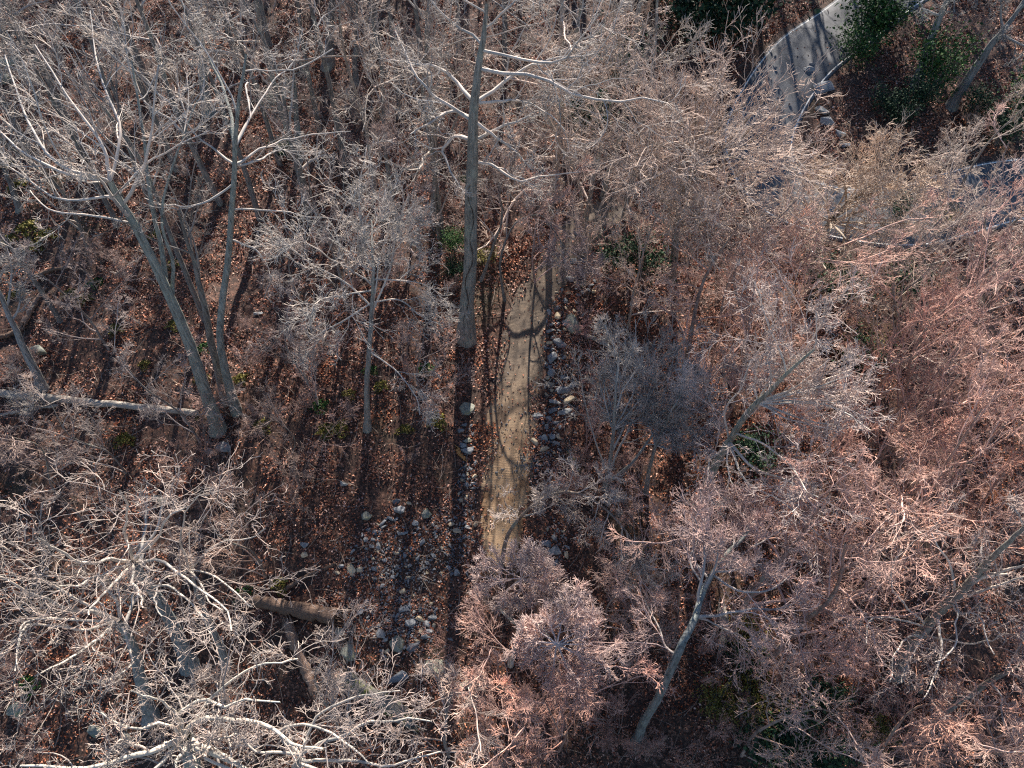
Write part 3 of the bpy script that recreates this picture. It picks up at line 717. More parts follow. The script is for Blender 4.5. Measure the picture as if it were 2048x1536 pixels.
hero('pale straight trunk at the top edge above the wide white limbs', [(917, 106), (917, 60), (916, 10), (915, -40)], .20, sty='maple', tint=(.4, .4, .38), auto=5, t0=.6, seed=28, dense=.8)
hero('broad tan-twigged tree at the upper right with three dark stems fanning upward', [(1342, 560), (1350, 500), (1355, 440), (1368, 380), (1385, 310), (1402, 230), (1420, 165)], .26,
     limbs=fan((1360, 420), 1410, 290, 215, 190, 17, 9.5, 15, .10, 3) + fan((1385, 320), 1410, 270, 140, 120, 8, 13, 16, .08, 4) + fan((1355, 450), 1400, 330, 180, 150, 8, 9, 13, .08, 5),
     sty='maple', tint=DARK, limb_tint=(.27, .25, .22), twig_tint=(.62, .54, .48), auto=3, t0=.7, seed=29, dense=1.0, spread=.5)  # shade on the main stems is painted in by a dark limb tint
hero('wide tree with a drooping white branch right of the broad tan one', [(1618, 590), (1628, 520), (1650, 460), (1685, 415), (1720, 385), (1760, 360)], .22,
     limbs=[([(1632, 500), (1650, 535), (1668, 555), (1690, 562)], 6, .06)] + fan((1665, 440), 1740, 400, 175, 130, 14, 7, 11.5, .09, 6) + fan((1700, 405), 1790, 350, 120, 80, 6, 9, 12, .07, 7),
     sty='maple', tint=DARK, limb_tint=(.32, .30, .26), twig_tint=(.60, .53, .45), auto=2, t0=.7, seed=30, dense=1.0, spread=.5)
hero('pale many-stemmed tree right of the stone row, dense grey twigs', [(1210, 978), (1222, 920), (1228, 850), (1232, 780), (1238, 700)], .13,
     limbs=[([(1214, 950), (1250, 870), (1290, 790), (1310, 700)], 8, .08), ([(1214, 955), (1190, 880), (1170, 800), (1160, 740)], 7, .06), ([(1222, 900), (1260, 820), (1275, 720), (1270, 640)], 8, .07)] + fan((1228, 860), 1270, 760, 100, 130, 10, 4.5, 8, .045, 8),
     sty='fine', tint=(.34, .35, .34), limb_tint=(.47, .48, .46), twig_tint=(.46, .45, .43), auto=4, t0=.4, seed=31, hmax=10, dense=1.05, spread=.7, forks=[([(1212, 965), (1260, 930), (1320, 850), (1390, 770)], 7, .10)])
hero('bushy grey companion of the pale many-stemmed tree leaning right above a dark gap', [(1292, 985), (1300, 930), (1320, 870), (1350, 810), (1380, 760)], .12, limbs=fan((1310, 895), 1370, 790, 105, 130, 14, 4.5, 8.5, .05, 9), sty='fine', tint=(.32, .33, .32), limb_tint=(.50, .50, .49), twig_tint=(.54, .52, .52), auto=3, t0=.5, seed=32, hmax=9, dense=1.05, spread=.6)
hero('tree with a knot of thick white branches right of centre, crown swept up right', [(1395, 1020), (1430, 930), (1455, 885), (1500, 820), (1560, 760), (1630, 700)], .24,
     limbs=fan((1510, 810), 1600, 790, 150, 130, 9, 9, 13, .07, 10, -60, 150) + [([(1452, 890), (1420, 920), (1418, 950), (1408, 985)], 9, .07), ([(1460, 880), (1455, 920), (1462, 960), (1465, 968)], 9, .06), ([(1455, 885), (1500, 930), (1570, 960), (1640, 995)], 10, .09), ([(1465, 875), (1530, 890), (1580, 930), (1615, 985)], 11, .07),
            ([(1480, 850), (1540, 800), (1620, 780), (1700, 750)], 13, .08), ([(1458, 880), (1450, 820), (1480, 780), (1500, 720)], 12, .07), ([(1500, 820), (1590, 730), (1640, 650), (1650, 600)], 15, .07), ([(1456, 890), (1490, 960), (1560, 1000), (1640, 1070)], 9, .08),
            ([(1520, 800), (1600, 800), (1680, 820), (1740, 860)], 12, .07)],
     sty='maple', tint=(.42, .44, .38), limb_tint=WHITE, twig_tint=(.62, .56, .53), auto=3, t0=.6, seed=33, dense=.95, hmax=14)
hero('bent-over sapling arching across the lower end of the dirt track', [(1002, 1135), (1012, 1080), (1040, 1035), (1090, 995), (1150, 985), (1215, 1020), (1265, 1080), (1292, 1150)], .11, heights=[1.6, 3.4, 4.6, 5.2, 5.2, 4.6, 3.8],
     sty='fine', tint=(.34, .28, .24), limb_tint=PALE, twig_tint=(.62, .58, .54), auto=18, t0=.25, seed=34, rtop=.03, dense=.8, spread=.5, cat='bent sapling')
hero('small frosty-pink crown at the end of the dirt track', [(1040, 1250), (1022, 1240), (1000, 1215), (1012, 1185), (1040, 1160), (1055, 1145)], .08, heights=[2, 3.5, 5, 6.2, 7], limbs=fan((1040, 1160), 1035, 1160, 100, 75, 11, 4.5, 7.5, .04, 12),
     sty='fine', tint=WHITE, limb_tint=(.64, .58, .56), twig_tint=(.66, .57, .55), auto=2, t0=.6, seed=35, dense=1.0, spread=.5)
hero('pink-white fluffy tree crown below the end of the track, short white trunk showing', [(1020, 1330), (1035, 1270), (1050, 1235), (1085, 1260), (1115, 1290)], .12, heights=[4, 7, 8, 8.6], limbs=fan((1112, 1288), 1130, 1290, 125, 90, 13, 6.5, 9, .045, 11),
     sty='fine', tint=WHITE, limb_tint=(.64, .56, .54), twig_tint=(.66, .54, .51), auto=2, t0=.6, seed=36, dense=1.0, spread=.6)
hero('leaning smooth-barked tree at lower right of centre, its foot at the bottom edge', [(1272, 1484), (1290, 1440), (1325, 1375), (1358, 1300), (1388, 1240), (1412, 1170), (1450, 1110), (1500, 1060)], .19,
     limbs=[([(1388, 1245), (1430, 1250), (1480, 1270), (1500, 1300)], 8, .05), ([(1412, 1170), (1380, 1120), (1400, 1070), (1420, 1020)], 11, .05), ([(1425, 1150), (1500, 1100), (1560, 1060), (1600, 1010)], 11, .05), ([(1360, 1300), (1330, 1290), (1310, 1240), (1290, 1200)], 8, .05), ([(1420, 1160), (1480, 1180), (1540, 1180), (1580, 1150)], 12, .06)],
     sty='fine', tint=(.24, .26, .26), limb_tint=(.36, .34, .33), twig_tint=PINK, auto=9, t0=.55, seed=37, dense=1.2, hmax=12, spread=.5, rtop=.06)
hero('thick knotted tree at the lower right, curling white limbs over a dark hollow', [(1795, 1345), (1815, 1300), (1850, 1255), (1885, 1215), (1930, 1175), (1975, 1130)], .30,
     limbs=[([(1840, 1265), (1810, 1280), (1790, 1310), (1780, 1360)], 7, .07), ([(1848, 1255), (1825, 1310), (1808, 1340), (1802, 1365)], 6, .06), ([(1878, 1225), (1884, 1290), (1870, 1350), (1850, 1400)], 7, .08), ([(1900, 1205), (1920, 1225), (1955, 1232), (1985, 1310)], 9, .07),
            ([(1915, 1190), (1915, 1240), (1905, 1300), (1870, 1325)], 8, .05), ([(1860, 1275), (1920, 1285), (1980, 1280), (2010, 1265)], 9, .05), ([(1845, 1258), (1780, 1235), (1740, 1240), (1735, 1290)], 9, .06), ([(1910, 1200), (1905, 1150), (1880, 1100), (1860, 1060)], 13, .08),
            ([(1895, 1210), (1960, 1160), (2020, 1140), (2080, 1110)], 14, .10), ([(1900, 1205), (1970, 1180), (2040, 1160), (2090, 1150)], 13, .07), ([(1850, 1250), (1800, 1200), (1780, 1150), (1800, 1100)], 12, .06)],
     sty='oak', tint=(.38, .37, .34), limb_tint=WHITE, twig_tint=(.50, .43, .40), auto=2, t0=.85, seed=38, rtop=.12, dense=.7, hmax=11, spread=.5, forks=[([(1915, 1190), (1960, 1140), (2010, 1095), (2070, 1030)], 16, .16)])
hero('straight dark-shaded trunk slanting up right at the right edge above the bottom corner', [(1860, 1450), (1900, 1415), (1950, 1382), (2000, 1352), (2060, 1322)], .22, limbs=[([(1985, 1362), (2000, 1390), (2005, 1430), (2010, 1460)], 6, .05)], sty='maple', tint=(.38, .35, .32), limb_tint=PALE, twig_tint=PINK, auto=4, t0=.75, seed=39, hmax=11, spread=.5)
hero('large white-limbed oak seen from above at the bottom edge left, thick branches radiating', [(398, 1640), (388, 1560), (378, 1500), (368, 1470)], .42, heights=[5, 9, 12],
     limbs=[([(370, 1470), (330, 1490), (260, 1515), (180, 1532), (40, 1530)], 13.5, 0.144), ([(372, 1468), (400, 1440), (470, 1440), (540, 1455), (590, 1490), (650, 1500)], 14.5, 0.122), ([(370, 1470), (355, 1430), (400, 1400), (450, 1412), (500, 1398), (560, 1400)], 15, 0.086),
            ([(372, 1475), (365, 1500), (355, 1520), (360, 1560)], 13, 0.122), ([(380, 1490), (430, 1500), (490, 1535), (540, 1560)], 14, 0.101), ([(370, 1470), (350, 1425), (310, 1400), (260, 1380)], 15, 0.072), ([(385, 1460), (420, 1520), (500, 1560), (560, 1600)], 13, 0.079),
            ([(372, 1468), (330, 1450), (250, 1450), (190, 1420)], 14.5, 0.072), ([(375, 1465), (440, 1380), (520, 1330), (600, 1320)], 14.5, 0.065), ([(372, 1470), (300, 1540), (200, 1570), (60, 1580)], 13, 0.101)],
     sty='oak', tint=(.45, .45, .41), limb_tint=(.66, .65, .57), twig_tint=(.50, .46, .42), auto=2, t0=.85, seed=40, rtop=.2, cat='oak tree', dense=1.05)
hero('spreading oak crown at the bottom edge centre left, wavy white limbs running right', [(560, 1700), (570, 1640), (585, 1560), (600, 1510)], .32, heights=[5, 9, 12],
     limbs=[([(600, 1510), (560, 1470), (600, 1450), (680, 1480), (740, 1525)], 14, 0.086), ([(600, 1510), (660, 1480), (760, 1440), (860, 1440)], 14, 0.086), ([(600, 1515), (680, 1520), (780, 1530), (880, 1500)], 13.5, 0.079), ([(600, 1510), (640, 1430), (720, 1390), (800, 1380)], 14, 0.072), ([(600, 1510), (520, 1500), (470, 1470), (430, 1480)], 14, 0.065),
            ([(595, 1530), (700, 1560), (800, 1580), (900, 1570)], 13, 0.072)],
     sty='oak', tint=(.44, .44, .40), limb_tint=(.57, .555, .50), twig_tint=(.50, .45, .42), auto=2, t0=.85, seed=41, cat='oak tree', dense=1.05)
hero('left oak with white limbs bowed left and down, blurred blue-grey trunk showing below its crown', [(378, 1330), (358, 1280), (332, 1225), (300, 1175), (265, 1125)], .36,
     limbs=[([(265, 1125), (220, 1120), (170, 1128), (120, 1100), (70, 1075)], 16, 0.101), ([(265, 1128), (270, 1165), (280, 1190), (288, 1215)], 14, 0.086), ([(262, 1128), (230, 1165), (195, 1200), (175, 1232)], 14.5, 0.086), ([(262, 1120), (250, 1070), (255, 1020), (240, 980)], 17, 0.079),
            ([(268, 1120), (310, 1080), (330, 1040), (370, 1010)], 17, 0.072), ([(262, 1130), (200, 1150), (150, 1170), (110, 1170)], 15, 0.072), ([(268, 1122), (320, 1125), (360, 1150), (400, 1180), (450, 1215), (465, 1258)], 14, 0.079), ([(300, 1170), (350, 1180), (400, 1230), (420, 1270)], 11, 0.065)],
     sty='oak', tint=(.34, .37, .38), limb_tint=(.60, .585, .53), twig_tint=(.52, .47, .43), auto=2, t0=.85, seed=42, rtop=.15, cat='oak tree', dense=1.0)
hero('second white-limbed crown just right of the left oak, ending above the hollow log', [(452, 1330), (430, 1270), (400, 1200), (378, 1140)], .22,
     limbs=[([(378, 1140), (400, 1165), (415, 1200), (450, 1222)], 12, 0.058), ([(380, 1140), (330, 1160), (310, 1200), (320, 1230)], 12, 0.058), ([(380, 1138), (430, 1150), (480, 1190), (505, 1215)], 12, 0.050), ([(378, 1138), (360, 1080), (370, 1030), (400, 990)], 14, 0.058), ([(380, 1138), (430, 1090), (490, 1080), (530, 1060)], 13, 0.050)],
     sty='oak', tint=(.38, .39, .38), limb_tint=(.57, .56, .51), twig_tint=(.53, .47, .43), auto=2, t0=.85, seed=43, cat='oak tree', dense=.8, spread=.7)
hero('wide oak at the left edge with thick limbs pointing left and a dark underside', [(300, 1440), (285, 1370), (268, 1300), (235, 1240)], .34,
     limbs=[([(235, 1240), (180, 1225), (120, 1210), (60, 1185), (-20, 1150)], 14, 0.115), ([(238, 1245), (180, 1290), (120, 1330), (70, 1358)], 13, 0.086), ([(238, 1242), (170, 1260), (60, 1250), (30, 1330)], 13, 0.072), ([(236, 1240), (120, 1180), (40, 1120), (-20, 1080)], 15, 0.072), ([(240, 1250), (260, 1290), (265, 1330), (210, 1360)], 11, 0.065), ([(120, 1212), (60, 1240), (40, 1290), (30, 1340)], 13, 0.065)],
     sty='oak', tint=(.36, .37, .36), limb_tint=(.60, .585, .53), twig_tint=(.52, .48, .43), auto=2, t0=.85, seed=44, rtop=.14, cat='oak tree', dense=1.0)
hero('grey trunk leaning up left at the left edge above the long fallen trunk', [(84, 778), (62, 725), (36, 670), (6, 600), (-25, 540)], .27, sty='maple', tint=(.37, .38, .38), auto=5, t0=.6, seed=45)
hero('short dark trunk leaning left at the far left edge in the upper part', [(38, 418), (22, 370), (5, 330), (-20, 280)], .22, sty='maple', tint=DARK, auto=5, t0=.6, seed=46, dense=.7)
hero('grey trunk at the top left with a snapped side branch, in the shade', [(418, 222), (408, 170), (402, 110), (398, 50), (392, -10)], .40, sty='oak', tint=(.30, .33, .33), auto=6, t0=.55, seed=47, limb_tint=PALE, limbs=[([(400, 68), (440, 66), (470, 80), (500, 100)], 8, .07)])
hero('short sunlit-topped dark trunk between the two left groups near the top', [(597, 318), (595, 270), (592, 220), (588, 150)], .32, sty='oak', tint=(.28, .31, .31), auto=6, t0=.6, seed=48)
hero('two-toned leaning trunk in the clearing right of the green roadside shrub', [(1832, 175), (1845, 130), (1865, 70), (1890, 10), (1915, -50)], .40, sty='oak', tint=(.30, .33, .34), auto=6, t0=.6, seed=49)
hero('long dark trunk leaning up right to the upper right corner', [(1902, 212), (1935, 160), (1975, 100), (2015, 50), (2060, -5)], .38, sty='oak', tint=(.27, .29, .30), auto=6, t0=.6, seed=50)
hero('slight crooked trunk with a few limbs right of the thick vine-marked trunk', [(960, 560), (985, 500), (1005, 430), (1000, 380), (1030, 320)], .10, sty='fine', tint=DARK, auto=7, t0=.3, seed=51, hmax=11, limb_tint=(.40, .36, .34), dense=.8)
hero('arching pink twigged sapling hanging over the upper dirt track', [(1010, 600), (1000, 520), (1030, 450), (1080, 430), (1120, 480), (1150, 540)], .08, heights=[3, 5, 5.5, 5, 4], sty='fine', tint=DARK, limb_tint=(.42, .37, .36), twig_tint=(.44, .37, .37), auto=12, t0=.3, seed=52, dense=.9, spread=.8)

# trees whose crowns fill the canopy: (crown pixel, height, shape, tint, label)
CR = [
 (1115, 85, 17, 'oakA', TAN, 'bright tan-tipped crown at the top edge just right of the straight pale trunk'),
 (1185, 215, 14, 'mapB', TAN, 'sun-caught crown bordering the dark gap left of the broad tan tree'),
 (1075, 410, 8, 'finC', PINK, 'pinkish crown hanging over the upper end of the dirt track'),
 (1300, 70, 17, 'finA', (.34, .36, .36), 'shaded grey crown at the top edge in front of the dark woods'),
 (1245, 30, 17, 'mapA', (.38, .39, .37), 'dull green-grey crown at the top edge, left of the shaded one'),
 (830, 60, 17, 'oakB', (.42, .41, .38), 'open crown at the top edge left of the straight pale trunk'),
 (520, 30, 17, 'oakA', (.42, .41, .38), 'ragged crown at the top edge between the shaded trunk and thick dark trunk'),
 (130, 40, 18, 'mapA', (.40, .40, .39), 'fine grey crown at the top left corner'),
 (300, 30, 17, 'oakB', (.40, .40, .39), 'twisting crown at the top edge left of the shaded grey trunk'),
 (20, 220, 14, 'mapB', GREY, 'thin crown at the left edge over the mossy boulders'),
 (700, 90, 14, 'finA', TAN, 'yellowish twiggy crown between the thick and thin dark trunks at the top'),
 (800, 330, 9, 'finC', (.42, .37, .36), 'low loose crown beside the light stripe left of the thick vine-marked trunk'),
 (850, 210, 13, 'mapB', (.40, .38, .36), 'grey crown left of the wide white limbs of the thick trunk'),
 (1190, 250, 13, 'oakB', (.46, .43, .40), 'dim crown behind the upper end of the dirt track'),
 (1190, 380, 10, 'finB', TAN, 'thin tan crown just above where the track meets the woods'),
 (1530, 560, 12, 'mapB', (.46, .39, .36), 'pinkish tan crown below right of the three-stemmed tree'),
 (1400, 600, 12, 'oakA', (.44, .40, .38), 'grey twisted crown above the bushy grey companion tree'),
 (1500, 690, 11, 'finB', (.44, .37, .36), 'dusky pink crown left of the small dark gap with evergreen'),
 (1620, 610, 12, 'mapB', (.48, .41, .38), 'pale crown just left of the bigger dark gap with evergreens'),
 (1290, 470, 10, 'finB', TAN, 'tan crown left below the foot of the three stems'),
 (1470, 600, 10, 'finC', (.52, .46, .43), 'fluffy crown between the upper tan crowns and the bushy grey companion'),
 (1720, 470, 10, 'finB', (.50, .46, .42), 'grey crown in front of the road below the wide low tree'),
 (1930, 540, 11, 'finB', (.48, .43, .40), 'grey-brown crown below the olive shrub at the right'),
 (1960, 330, 12, 'finB', (.40, .38, .35), 'thin crown above the sunlit piece of road at the right edge'),
 (1980, 470, 13, 'finA', (.42, .37, .35), 'brownish crown below the road at the right edge'),
 (1870, 540, 12, 'mapB', (.42, .39, .36), 'grey tangled crown right of the bigger dark gap'),
 (1980, 620, 12, 'oakA', (.44, .37, .36), 'dense reddish grey crown at the right edge above mid height'),
 (1790, 700, 9, 'finC', (.54, .42, .38), 'light pink powdery crown right of the evergreen gap'),
 (1870, 680, 13, 'mapB', (.46, .38, .36), 'swept crown right of the powdery pink one'),
 (1960, 780, 13, 'finA', (.44, .37, .35), 'dull crown at the right edge halfway down'),
 (1840, 820, 12, 'mapA', (.46, .39, .36), 'fan-shaped crown in the middle of the right thicket'),
 (1650, 960, 9, 'finC', (.56, .43, .38), 'brightest salmon-pink bush crown below the knot of white branches'),
 (1830, 900, 9, 'finC', (.54, .42, .38), 'second salmon bush crown in the right thicket'),
 (1990, 880, 13, 'mapB', (.46, .38, .35), 'slanting crown at the right edge below mid height'),
 (1880, 1000, 14, 'mapA', (.54, .46, .43), 'long swept white-pink crown in the lower right thicket'),
 (1740, 1070, 13, 'mapB', (.54, .47, .44), 'white-pink crown swept up right beside the salmon bush'),
 (2020, 400, 9, 'finC', (.50, .43, .42), 'pinkish haze of twigs over the road at the right edge'),
 (2000, 1030, 11, 'finB', (.52, .37, .31), 'orange-tinged crown at the right edge in the lower half'),
 (1560, 1110, 13, 'oakA', (.48, .40, .38), 'tangled crown right of the leaning smooth-barked tree'),
 (1650, 1180, 13, 'oakB', (.46, .39, .37), 'big tangled crown left of the knotted tree'),
 (1690, 1120, 9, 'finB', (.46, .39, .37), 'grey-pink crown just above left of the dark hollow at the knotted tree'),
 (1590, 1310, 8, 'finC', (.54, .45, .43), 'frosty pink spray above the olive shrubs at the lower right'),
 (1655, 1260, 7, 'finC', (.52, .43, .41), 'frosty spray pointing at the dark hollow of the knotted tree'),
 (1560, 1430, 9, 'finC', (.44, .41, .39), 'grey sprays over the dark evergreen at the bottom edge'),
 (1960, 1480, 10, 'finB', (.50, .44, .41), 'pale tangle in the bottom right corner'),
 (1820, 1470, 9, 'finC', (.50, .38, .33), 'rusty pink bush crown at the bottom edge left of the corner'),
 (1140, 1340, 8, 'finC', (.56, .44, .41), 'pink haze of twigs directly right under the fluffy pink-white tree'),
 (1000, 1310, 8, 'finC', (.50, .37, .33), 'brown-pink twigs left under the fluffy pink-white tree'),
 (1130, 1440, 8, 'finC', (.48, .36, .32), 'red-brown thin bush crown near the bottom edge centre'),
 (1010, 1490, 9, 'finB', (.52, .42, .38), 'thin crown at the bottom edge between the oak and the red-brown bush'),
 (880, 1440, 9, 'finB', (.52, .45, .41), 'grey-pink crown right of the mossy grey log at the bottom'),
 (1340, 1120, 10, 'finB', (.44, .38, .36), 'thin crown between the arching sapling and the leaning smooth-barked tree'),
 (1230, 1180, 6.5, 'finC', (.46, .42, .40), 'drooping twiggy tree under the end of the arching sapling'),
 (470, 1050, 8, 'finC', (.46, .36, .31), 'reddish brown see-through crown right of the left white-limbed oak'),
 (60, 920, 8, 'finC', (.40, .34, .31), 'dim brown crown below the thin forked limb at the left edge'),
 (180, 850, 6.5, 'finC', (.42, .39, .37), 'grey twiggy tree standing just below the long fallen trunk'),
 (330, 760, 8, 'finB', (.42, .39, .38), 'thin grey crown left of the feet of the left oaks'),
 (600, 560, 8, 'finB', (.44, .41, .40), 'loose grey crown between the slim oak and the pale dense crown'),
 (600, 700, 7, 'finC', (.44, .41, .40), 'low loose crown left of the slim central tree'),
 (130, 560, 8, 'finB', (.42, .38, .37), 'thin crown in front of the slanting log at the left'),
 (650, 420, 11, 'finA', (.40, .38, .38), 'thin crown above left of the pale dense crown'),
 (830, 700, 6, 'finC', (.42, .37, .36), 'low twiggy tree right of the slim central trunk'),
 (560, 880, 7, 'finC', (.36, .30, .27), 'sparse brown sapling crown right of the feet of the left oaks'),
 (1180, 840, 4.5, 'finC', (.42, .35, .35), 'small purplish sapling between stone row and pale many-stemmed tree'),
 (430, 1420, 9, 'finB', (.52, .47, .43), 'dense grey sprays above the centre of the bottom oak'),
 (640, 1390, 8, 'finC', (.54, .49, .45), 'pale sprays across the lower end of the reddish log'),
]
g = np.random.default_rng(4)
for (u, v, h, key, tint, lab) in CR:
    tint = tuple(min(.72, q * w) for q, w in zip(tint, (1.32, 1.10, 1.02) if u > 1000 and v > 560 else ((1.0, .98, .97) if u < 1000 else (1.14, 1.10, 1.08))))
    p = ath(u, v, h * .68); tree(key, p[0], p[1], h, lab, tint=tint, lean=(g.normal() * .04, g.normal() * .04), wide=g.uniform(.9, 1.1), trunk_tint=tuple(.7 * q for q in tint))
# trunks seen bare between the crowns, by the pixel of the foot
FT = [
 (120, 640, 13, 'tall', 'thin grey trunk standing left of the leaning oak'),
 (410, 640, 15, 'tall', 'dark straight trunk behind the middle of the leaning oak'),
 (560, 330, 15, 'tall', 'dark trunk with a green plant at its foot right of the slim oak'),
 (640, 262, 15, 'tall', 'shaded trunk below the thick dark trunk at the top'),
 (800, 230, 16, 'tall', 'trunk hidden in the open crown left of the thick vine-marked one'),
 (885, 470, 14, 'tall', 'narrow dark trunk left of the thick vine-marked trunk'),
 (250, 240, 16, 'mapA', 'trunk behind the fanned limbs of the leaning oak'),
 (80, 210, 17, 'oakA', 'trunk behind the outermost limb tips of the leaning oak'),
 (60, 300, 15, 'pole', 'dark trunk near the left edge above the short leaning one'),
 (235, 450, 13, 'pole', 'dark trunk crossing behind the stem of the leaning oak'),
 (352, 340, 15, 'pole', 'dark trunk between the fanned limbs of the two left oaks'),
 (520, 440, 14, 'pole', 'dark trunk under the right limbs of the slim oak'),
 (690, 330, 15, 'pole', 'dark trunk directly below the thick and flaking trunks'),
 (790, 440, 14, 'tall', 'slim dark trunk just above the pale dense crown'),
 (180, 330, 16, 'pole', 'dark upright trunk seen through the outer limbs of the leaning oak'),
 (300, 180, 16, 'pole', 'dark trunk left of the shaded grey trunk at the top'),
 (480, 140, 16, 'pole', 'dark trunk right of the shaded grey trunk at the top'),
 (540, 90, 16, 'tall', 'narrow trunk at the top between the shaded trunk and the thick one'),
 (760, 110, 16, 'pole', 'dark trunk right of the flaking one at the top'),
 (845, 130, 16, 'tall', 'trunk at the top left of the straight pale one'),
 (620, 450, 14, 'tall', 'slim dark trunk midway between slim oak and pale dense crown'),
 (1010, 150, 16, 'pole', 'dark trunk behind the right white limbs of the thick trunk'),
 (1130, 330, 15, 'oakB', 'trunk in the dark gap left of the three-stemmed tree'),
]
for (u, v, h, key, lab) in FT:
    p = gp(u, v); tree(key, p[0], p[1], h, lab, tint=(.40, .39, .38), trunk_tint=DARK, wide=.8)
# the wood beyond the top edge, which throws its shadows down the slope
g = np.random.default_rng(19); pts = []
for yy in np.arange(65, 98, 5.5):
    for xx in np.arange(-48, 52, 5.2):
        x, y = xx + g.uniform(-3.5, 3.5), yy + g.uniform(-3, 3)
        if seg_dist(np.array([x]), np.array([y]), ROAD)[0] < 3.6: continue
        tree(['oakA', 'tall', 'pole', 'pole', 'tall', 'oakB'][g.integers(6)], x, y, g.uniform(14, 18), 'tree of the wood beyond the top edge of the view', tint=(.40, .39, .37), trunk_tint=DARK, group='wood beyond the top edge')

# ------------------------------------------------------------------ saplings and brush of the understorey
def sapling_mesh(seed, h, stems, n=9, dense=.8):
    rng = np.random.default_rng(seed); P0 = []; R0 = []
    for k in range(stems):
        a = rng.uniform(0, 6.28); tilt = rng.uniform(.1, .5)
        pts = [[0, 0, -.1]]; d = np.array([cos(a) * tilt, sin(a) * tilt, 1.]); p = np.zeros(3)
        for j in range(5):
            d = nrm(d + rng.normal(size=3) * .12); p = p + d * h / 5; pts.append(p)
        P0.append(smooth(pts, 10)); R0.append(np.linspace(.02 + .006 * h, .008, 10))
    P = np.array(P0); R = np.array(R0); parts = [tubes(P, R, 5)]
    st = tubes(P, R, 5); parts = []
    K = (6, 4, 2)
    for lv, nn in enumerate((n, 5, 4)):
        P, R = grow(rng, P, R, nn, .2, 1, (.45, .5, .55)[lv], (30, 65), K[lv], .16, .08, .55, .006, lmin=(0, 0, .14)[lv]); parts.append(tubes(P, R, 3))
    V, Q = merge(parts)
    return mesh('stem', *st, BARK), mesh('crown', V, Q, TWIG)
SAP = [sapling_mesh(400 + i, (2.4, 3.2, 4.2, 1.6, 5.0, 2.0)[i], (2, 3, 2, 4, 1, 5)[i]) for i in range(6)]
g = np.random.default_rng(31)
KEEP_CLEAR = [(1850, 1270, 140), (1460, 930, 90), (1330, 1380, 90), (265, 1125, 130), (370, 1440, 150), (600, 1230, 110), (740, 1380, 90), (260, 810, 150), (1125, 740, 70), (1130, 870, 60), (790, 1150, 130), (820, 1290, 90), (60, 640, 90), (1000, 1060, 70), (1950, 1380, 80)]
zones = [
 (520, 760, 480, 200, 46, (.42, .36, .34), 'bare sapling in the brown undergrowth left of the dirt track', 'saplings left of the dirt track'),
 (150, 650, 160, 260, 24, (.40, .37, .35), 'thin bare sapling near the fallen logs at the left edge', 'saplings by the left logs'),
 (300, 950, 320, 110, 26, (.40, .31, .27), 'rust-brown sapling on the slope below the long fallen trunk', 'saplings below the long fallen trunk'),
 (500, 200, 480, 200, 40, (.40, .39, .37), 'grey sapling between the trunks at the top left', 'saplings between the top left trunks'),
 (900, 250, 260, 220, 24, (.44, .40, .37), 'grey sapling under the white-limbed thick trunk', 'saplings round the thick vine-marked trunk'),
 (1270, 1080, 140, 160, 16, (.46, .38, .36), 'pinkish sapling between shadow stripes below the pale many-stemmed tree', 'saplings between the shadow stripes'),
 (1130, 1400, 240, 130, 34, (.46, .34, .30), 'red-brown sapling near the bottom edge centre', 'saplings at the bottom centre'),
 (1600, 1400, 420, 130, 44, (.50, .38, .34), 'pinkish sapling in the thicket at the lower right', 'saplings of the lower right thicket'),
 (1700, 800, 340, 330, 60, (.50, .40, .37), 'pink sapling under the crowns of the right thicket', 'saplings of the right thicket'),
 (1450, 700, 300, 250, 30, (.46, .39, .37), 'grey-pink sapling right of the pale many-stemmed tree', 'saplings right of the stone row'),
 (150, 1400, 170, 130, 14, (.40, .34, .31), 'dim brown sapling at the lower left under the oak limbs', 'saplings at the lower left'),
 (1960, 150, 100, 150, 10, (.44, .39, .34), 'tan sapling among the leaning trunks at the upper right', 'saplings at the upper right'),
 (1180, 680, 30, 150, 8, (.44, .33, .34), 'purplish thin sapling right of the stone row', 'saplings beside the stone row'),
]
for (u0, v0, du, dv, n, tint, lab, grp) in zones:
    for _ in range(n):
        u = u0 + g.uniform(-1, 1) * du; v = v0 + g.uniform(-1, 1) * dv
        if not (-40 < u < 2090 and 0 < v < 1580) or any((u - a) ** 2 + (v - b_) ** 2 < c_ * c_ for a, b_, c_ in KEEP_CLEAR): continue
        p = gp(u, v)
        if seg_dist(p[:1], p[1:2], TRACK)[0] < 2.2 or seg_dist(p[:1], p[1:2], ROAD)[0] < 3.6: continue
        q_ = g.integers(6); sm, cm = SAP[q_]
        tint_ = tuple(q * w for q, w in zip(tint, (1.2, 1.05, 1.02)))
        r = obj('bare_sapling', None, None, p, label=('knee-high forked ', 'three-stemmed ', 'tall twin-stemmed ', 'low bushy ', 'tall single-stemmed ', 'low many-stemmed ')[q_].replace('knee-high', 'small') + lab, category='sapling', group=grp); r.rotation_euler = (0, 0, g.uniform(0, 6.28)); s = g.uniform(.45, .95); r.scale = (s, s, s)
        j = g.uniform(.85, 1.15); obj('stem', sm, r, col=tuple(q * .7 for q in tint)); obj('crown', cm, r, col=tuple(q * j for q in tint_))

